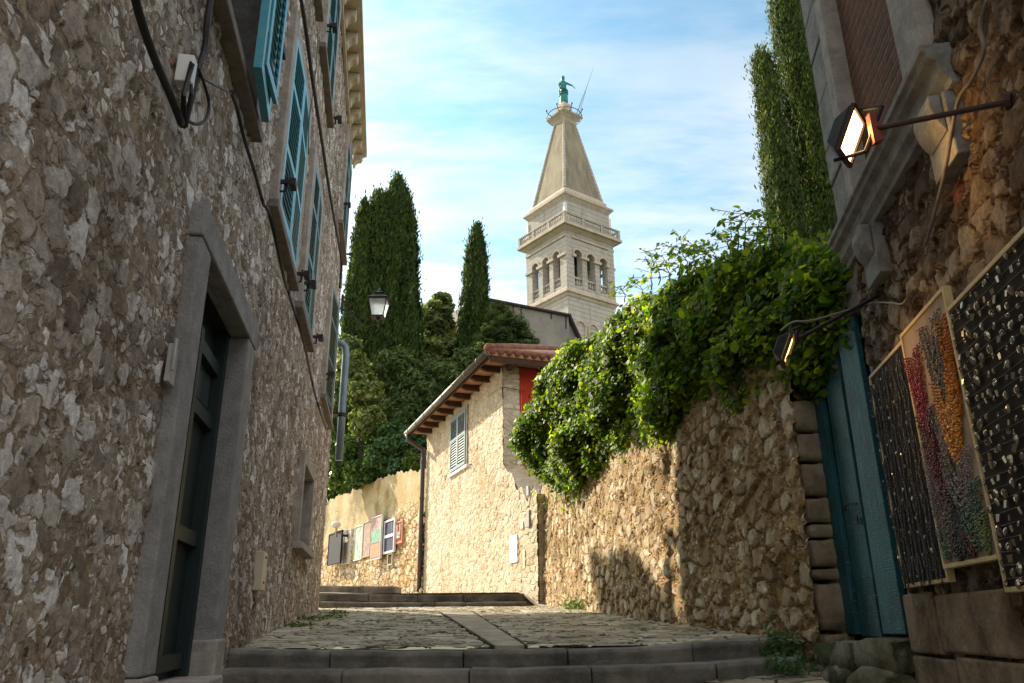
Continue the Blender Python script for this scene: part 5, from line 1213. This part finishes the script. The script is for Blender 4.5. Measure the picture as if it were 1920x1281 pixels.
# ------------------------------------------------------------------ trees
def trunk_mesh(base, top, r0, r1, mat, parent, limbs=()):
    mb = MB(); b = Vector(base); t_ = Vector(top)
    mb.tube([b + (t_ - b) * k / 6 + Vector((.06 * math.sin(k * 2.1), .06 * math.cos(k * 1.7), 0)) for k in range(7)], [r0 + (r1 - r0) * k / 6 for k in range(7)], 8)
    for a, e, ra in limbs:
        p = b + (t_ - b) * a; e = Vector(e); mb.tube([p, p.lerp(e, .5) + Vector((0, 0, .15)), e], [ra, ra * .7, ra * .3], 6)
    return mb.build('trunk', mat, parent, smooth=True)
def cypress(x, y, z0, h, rad, n, label, mat, group, leaf=0.16, seed=1, fat=0.35, lean=(0, 0), lumps=26):
    r_ = np.random.default_rng(seed); root = thing('cypress_tree', (x, y, z0), label, 'tree', group)
    trunk_mesh((x, y, z0 - .3), (x + lean[0] * .8, y + lean[1] * .8, z0 + h * .8), .22, .04, M['bark'], root)
    # radius profile along height with upright lumps
    t_ = r_.beta(1.25, 1.35, n); th_ = r_.uniform(0, 2 * math.pi, n)
    prof = np.clip(np.minimum((t_ + .02) / .10, 1) ** .5, 0, 1) * np.clip((1 - t_), 0, 1) ** fat
    pts = np.stack([np.cos(th_) * 2.0, np.sin(th_) * 2.0, t_ * h / rad * .38], -1)
    lump = 1 + .34 * vnoise(pts, seed) + .18 * vnoise(pts * 2.7, seed + 1)
    # side spires
    depth = 1 - np.abs(r_.normal(0, .20, n))
    rr_ = rad * prof * lump * depth; tip_ = .9 * vnoise(np.stack([np.cos(th_) * 2.6, np.sin(th_) * 2.6], -1), seed + 4)
    C = np.stack([x + lean[0] * t_ + np.cos(th_) * rr_, y + lean[1] * t_ + np.sin(th_) * rr_, z0 + t_ * h + np.clip(t_ - .55, 0, 1) * tip_ * 1.6 * rad / 1.5], -1)
    C += r_.normal(0, .06, C.shape)
    Nn = np.stack([np.cos(th_), np.sin(th_), np.full(n, .35)], -1)
    # tips sticking out at upright clumps
    m_ = int(n * .12); k = r_.integers(0, n, m_); C2 = C[k] + np.stack([np.cos(th_[k]) * .12, np.sin(th_[k]) * .12, np.full(m_, .25)], -1) + r_.normal(0, .08, (m_, 3))
    leaves('crown', np.concatenate([C, C2]), np.concatenate([Nn, Nn[k]]), leaf * 1.45, mat, root, aspect=.30, jit=.5, shape=4, upright=.35)
    return root
CY = 'cypress trees'
c = atY(716, 640, 40); cypress(c[0], 40, 6.6, atY(742, 350, 40)[2] - 6.6, 2.3, 120000, 'tall broad dark cypress beside the left building, behind the lantern', M['cypress'], CY, .17, 3, .40, (.5, 0))
c = atY(696, 500, 39.4); cypress(c[0], 39.2, 6.6, atY(712, 362, 39)[2] - 6.6, 1.45, 55000, 'lower cypress spire merging with the left side of the broad cypress', M['cypress'], CY, .16, 5, .42, (.25, 0))
c = atY(672, 500, 38.6); cypress(c[0], 38.4, 6.6, atY(680, 378, 38.4)[2] - 6.6, .9, 30000, 'slimmest cypress spire, nearest the left building corner', M['cypress'], CY, .16, 6, .40, (.15, 0))
c = atY(888, 600, 46); cypress(c[0], 46, 8.2, atY(893, 424, 46)[2] - 8.2, 1.35, 60000, 'narrow cypress standing between the broad cypress and the bell tower', M['cypress'], CY, .16, 8, .46, (.15, 0))
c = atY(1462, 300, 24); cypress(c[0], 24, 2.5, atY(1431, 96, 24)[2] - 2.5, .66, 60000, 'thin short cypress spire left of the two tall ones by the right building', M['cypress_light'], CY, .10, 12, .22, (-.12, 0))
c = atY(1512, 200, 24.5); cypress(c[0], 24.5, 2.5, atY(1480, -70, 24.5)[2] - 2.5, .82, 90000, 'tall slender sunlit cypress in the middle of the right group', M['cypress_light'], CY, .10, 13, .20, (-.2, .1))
c = atY(1560, 300, 25.5); cypress(c[0], 25.5, 2.5, atY(1520, -10, 25.5)[2] - 2.5, .75, 80000, 'tall cypress right of the sunlit one, half hidden by the right building', M['cypress'], CY, .10, 14, .20, (-.15, .1))

def bushy(name, label, blobs, n, leaf, mat, base, trunk_r=.12, group=None, cat='tree', seed=1, aspect=.7, jit=.7, upw=.5, shape=4, dens=.8):
    """crown of several overlapping lumps, leaves gathered near their surfaces"""
    r_ = np.random.default_rng(seed); root = thing(name, base, label, cat, group)
    B = np.array([[*b[0], *([b[1]] * 3 if np.isscalar(b[1]) else b[1])] for b in blobs]); vol = B[:, 3] * B[:, 4] + B[:, 4] * B[:, 5]; pr = vol / vol.sum()
    k = r_.choice(len(B), n, p=pr); d = r_.normal(0, 1, (n, 3)); d /= np.linalg.norm(d, axis=1, keepdims=True)
    lump = 1 + .36 * vnoise(d * 2.4 + k[:, None] * 3.1, seed) + .22 * vnoise(d * 6 + k[:, None], seed + 2)
    dep = 1 - np.abs(r_.normal(0, .22, n))
    C = B[k, :3] + d * B[k, 3:] * (lump * dep)[:, None]; Nn = d + np.array([0, 0, upw])
    leaves('crown', C, Nn, leaf, mat, root, aspect=aspect, jit=jit, shape=shape)
    top = B[:, :3].mean(0); trunk_mesh((base[0], base[1], base[2] - .2), tuple(top), trunk_r, trunk_r * .5, M['bark'], root, [(.6, tuple(b[0]), trunk_r * .5) for b in blobs[:6]])
    return root
def bl(px, py, Y, rpx, sq_=1.0):
    p = atY(px, py, Y); r_ = rpx / 1562 * Y; return (tuple(p), (r_, r_, r_ * sq_))
GT = 'garden trees and shrubs behind the wall'
bushy('broadleaf_tree', 'rounded grey green tree filling the gap between the two cypresses', [bl(815, 610, 48, 42), bl(800, 680, 46, 48), bl(845, 660, 47, 36), bl(780, 640, 47, 32), bl(830, 572, 49, 22)], 36000, .20, M['broad_light'], tuple(atY(815, 760, 48)), .2, GT, seed=21)
bushy('pine_tree', 'soft needled pine on the right of the narrow cypress', [bl(955, 620, 44, 40), bl(985, 650, 43.5, 30), bl(925, 650, 44, 42), bl(935, 590, 45, 26), bl(960, 680, 43, 34), bl(1000, 668, 43.2, 18)], 40000, .22, M['pine'], tuple(atY(950, 760, 44)), .2, GT, seed=22, aspect=.18, upw=1.2, jit=.5)
bushy('broadleaf_tree', 'glossy light leaved tree catching sun right below the lantern', [bl(662, 690, 32, 30), bl(685, 735, 31.6, 34), bl(655, 650, 32.5, 22), bl(690, 790, 31.5, 32)], 22000, .13, M['broad_light'], tuple(atY(675, 880, 33)), .12, GT, seed=23)
bushy('broadleaf_tree', 'dark green tree mass above the shrub and left of the house roof', [bl(745, 700, 38, 55), bl(785, 740, 37.5, 50), bl(830, 720, 38, 50), bl(870, 700, 38.5, 44), bl(905, 680, 39, 36), bl(760, 780, 37, 44)], 44000, .20, M['pine'], tuple(atY(790, 850, 38)), .25, GT, seed=24, aspect=.4)
bushy('shrub', 'rounded shrub with pale leaf edges spilling over the garden wall', [bl(740, 830, 30.5, 38), bl(775, 835, 30.0, 36), bl(715, 855, 30.8, 28), bl(760, 870, 30.2, 30), bl(785, 862, 29.6, 22)], 15000, .13, M['shrub'], tuple(atY(750, 895, 30.8)), .06, GT, 'shrub', seed=25, upw=.9)
bushy('shrub', 'bright green fern like shrub beside the top of the brown downpipe', [bl(782, 872, 28.6, 17), bl(770, 862, 28.8, 13)], 3500, .10, M['weed'], tuple(atY(780, 892, 28.8)), .03, GT, 'shrub', seed=26, upw=.9)
bushy('shrub', 'dark low shrub over the garden wall next to the building corner', [bl(650, 850, 33, 34), bl(670, 890, 32, 26), bl(640, 900, 33, 26), bl(700, 885, 31.6, 20)], 12000, .14, M['broad'], tuple(atY(655, 915, 33)), .06, GT, 'shrub', seed=27)
# tree behind the left building that throws the rounded shade on the ivy wall
_u, _z = IW.uz(1238, 1180)
ht = np.array(IW.p(_u, 0, _z)) + np.array(sd) / math.cos(SUN_EL) * 17.0
bushy('broadleaf_tree', 'round crowned tree growing in the yard behind the left building', [(tuple(ht), (.75, .75, .5)), (tuple(ht + np.array([.3, .3, -.5])), (.8, .8, .6)), (tuple(ht + np.array([-.5, -.3, -.7])), (.7, .7, .5))], 9000, .16, M['broad'], (ht[0], ht[1], 3.0), .12, GT, seed=29)

# ------------------------------------------------------------------ ivy
def inside(poly, pts):
    x, y = pts[:, 0], pts[:, 1]; c_ = np.zeros(len(pts), bool); n = len(poly)
    for i in range(n):
        x0, y0 = poly[i]; x1, y1 = poly[(i + 1) % n]
        cond = ((y0 > y) != (y1 > y)) & (x < (x1 - x0) * (y - y0) / (y1 - y0 + 1e-12) + x0); c_ ^= cond
    return c_
def edge_dist(poly, pts):
    d = np.full(len(pts), 9.0); n = len(poly)
    for i in range(n):
        a = np.array(poly[i]); b = np.array(poly[(i + 1) % n]); ab = b - a; t_ = np.clip(((pts - a) @ ab) / (ab @ ab + 1e-12), 0, 1); d = np.minimum(d, np.linalg.norm(pts - a - t_[:, None] * ab, axis=1))
    return d
OUT = [(952, 850), (962, 788), (984, 730), (1000, 690), (1026, 642), (1070, 630), (1106, 616), (1135, 590), (1145, 558), (1185, 540), (1215, 545), (1232, 508), (1290, 482), (1340, 464), (1385, 446), (1440, 446), (1480, 432), (1530, 430), (1600, 446), (1625, 560), (1612, 650), (1560, 715), (1490, 765), (1400, 795), (1330, 825), (1270, 850), (1190, 868), (1130, 880), (1085, 905), (1055, 928), (1010, 925), (980, 897)]
def ioff(px): return float(np.interp(px, [960, 1020, 1150, 1300, 1620], [-0.85, -0.45, -0.12, -0.08, -0.10]))
UZ = []
for px, py in OUT:
    o_ = ioff(px); u_, z_ = IW.uz(px, py, o_); UZ.append((u_, z_, o_))
poly = [(a, b) for a, b, c_ in UZ]; us_ = np.array([a for a, b, c_ in UZ]); os_ = np.array([c_ for a, b, c_ in UZ]); od = np.argsort(us_)
r_ = np.random.default_rng(31)
lo = np.array(poly).min(0); hi = np.array(poly).max(0); NI = 300000
pts = r_.uniform(lo, hi, (NI, 2)); pts = pts[inside(poly, pts)]
ed = edge_dist(poly, pts)
rag = .16 + .20 * vnoise(pts * 4.5, 8) + .10 * vnoise(pts * 11, 9)
pts = pts[ed > rag]; ed = ed[ed > rag]
base_off = np.interp(pts[:, 0], us_[od], os_[od])
lum = vnoise(pts * 1.5, 5); lum2 = vnoise(pts * 3.6, 6)
dome = np.sqrt(np.clip(ed / .7, 0, 1))
front = base_off + .38 - .42 * dome - .22 * lum * dome - .10 * lum2 * dome
dp_ = np.abs(r_.exponential(.16, len(pts)))
# part of the leaves also fill the back and top of the mass
bk = r_.random(len(pts)) < .30
off = np.where(bk, front + r_.uniform(.1, 1.3, len(pts)) * np.clip(dome, .2, 1), front + dp_)
keep = r_.random(len(pts)) < np.where(lum2 < -.55, .45, 1.0)
pts = pts[keep]; off = off[keep]; lum = lum[keep]
C = np.stack([IW.o[0] + IW.d[0] * pts[:, 0] + IW.n[0] * off, IW.o[1] + IW.d[1] * pts[:, 0] + IW.n[1] * off, pts[:, 1]], -1)
C += r_.normal(0, .05, C.shape)
Nn = np.tile(np.array([-IW.n[0], -IW.n[1], .55]), (len(C), 1)) + np.stack([np.zeros(len(C)), -0.25 * np.ones(len(C)), np.zeros(len(C))], -1)
iv = thing('ivy', IW.p(2, 0, 3.6), 'dense glossy ivy spilling over the rubble wall on the right', 'ivy')
dry = r_.random(len(C)) < .012
leaves('dry_leaf', C[dry] + np.array([-IW.n[0], -IW.n[1], 0]) * .03, Nn[dry], .055, simple('dry_leaf', (0.26, 0.15, 0.05), (0.16, 0.09, 0.035), 9, 0.8), iv, aspect=.6, jit=.7, shape=6, fold=.4)['kind'] = 'stuff'
leaves('foliage', C, Nn, .064, M['ivy'], iv, aspect=.75, jit=.55, shape=6, fold=.25)
# hanging tendrils and skyline sprigs
LC = []; LN = []
for px in list(range(1000, 1340, 16)):
    py = float(np.interp(px, [1000, 1055, 1130, 1190, 1270, 1340], [922, 925, 880, 866, 848, 820])); o_ = ioff(px) + .3
    u_, z_ = IW.uz(px, py, o_); l = r_.uniform(.15, .55)
    path = [IW.p(u_ + .03 * math.sin(k * 1.9 + px), o_ - .02 * k, z_ + .15 - (l + .15) * k / 5) for k in range(6)]; mb = MB(); mb.tube(path, .006, 4); mb.build('stem', M['bark'], iv)
    for k in range(int(l * 46)): 
        t_ = r_.random(); p = path[min(5, int(t_ * 6))]; LC.append(np.array(p) + r_.normal(0, .04, 3)); LN.append([-1, -.3, .3])
for px, py, hh in ((1222, 520, 60), (1236, 510, 66), (1255, 505, 50), (1272, 500, 62), (1290, 492, 55), (1305, 488, 42), (1325, 480, 40), (1345, 470, 30), (1362, 462, 42), (1385, 452, 62), (1392, 455, 50), (1410, 450, 30), (1430, 455, 44), (1448, 450, 36), (1170, 545, 14), (1205, 545, 22)):
    u_, z_ = IW.uz(px, py, .1); _, zt_ = IW.uz(px, py - hh * .75, .1); lx = r_.uniform(-.22, .22)
    path = [np.array(IW.p(u_ + lx * (k / 6) ** 1.5, .1 + r_.uniform(-.03, .03), z_ - .2 + (zt_ - z_ + .2) * k / 6)) for k in range(7)]; mb = MB(); mb.tube([tuple(p) for p in path], [.010 - .001 * k for k in range(7)], 4)
    for k in range(2, 7):
        for s_ in (-1, 1):
            if r_.random() < .8:
                e = path[k] + np.array([s_ * r_.uniform(.08, .26), r_.uniform(-.1, .1), r_.uniform(-.04, .14)]); mb.tube([tuple(path[k]), tuple(e)], .004, 3)
                for j in range(5): LC.append(path[k] + (e - path[k]) * (j + 1) / 5 + r_.normal(0, .02, 3)); LN.append([-.4, -.5, .8])
    mb.build('stem', M['bark'], iv)
leaves('sprig', np.array(LC), np.array(LN, float), .065, M['ivy'], iv, aspect=.55, jit=.6, shape=6, fold=.2)

for px in range(1060, 1480, 26):
    py = float(np.interp(px, [1055, 1130, 1190, 1270, 1340, 1480], [925, 880, 866, 848, 820, 765])); u_, z_ = IW.uz(px, py, -.03)
    mb = MB(); q_ = [IW.p(u_ + .10 * math.sin(px * .7) * k / 5 + r_.uniform(-.02, .02), -.030, z_ + .12 - k * r_.uniform(.07, .13)) for k in range(6)]; mb.tube(q_, [.008, .007, .006, .005, .004, .002], 4); mb.build('runner', M['bark'], iv)
# weeds
def weed(c, r, n, label, seed, leaf=.05, mat=None):
    r_ = np.random.default_rng(seed); p = np.stack([r_.normal(0, r[0], n), r_.normal(0, r[1], n), np.abs(r_.normal(0, r[2], n))], -1) + np.array(c)
    o = leaves('weed_tuft', p, np.tile([-.2, -.5, .8], (n, 1)), leaf, mat or M['weed'], None, aspect=.35, jit=.8); tag(o, label, 'weed', 'weeds in the paving', 'stuff')
weed((2.14, 6.75, 1.22), (.08, .08, .10), 420, 'dark weed tuft at the right end of the near steps', 41, .05, M['shrub'])
weed((2.05, 6.35, 1.14), (.10, .08, .06), 260, 'low weed at the right end of the lower near step', 44, .045, M['shrub'])
p = IW.p(4.6, -.12, street_z(14.1)); weed(p, (.12, .35, .08), 260, 'yellow green weed at the foot of the sunlit rubble wall', 42, .07)
for k, (px, py, Y) in enumerate(((575, 1157, 11.4), (610, 1158, 11.8), (632, 1150, 13.2), (548, 1170, 9.8))):
    weed(tuple(atY(px, py, Y) * np.array([1, 1, 0]) + np.array([0, 0, street_z(Y)])), (.12, .14, .02), 90, ['low grass tuft nearest the wall on the left of the paving', 'grass patch on the paving just right of the wall tufts', 'farthest grass tuft on the left of the paving', 'sparse grass closest to the near steps on the left'][k], 50 + k, .05)
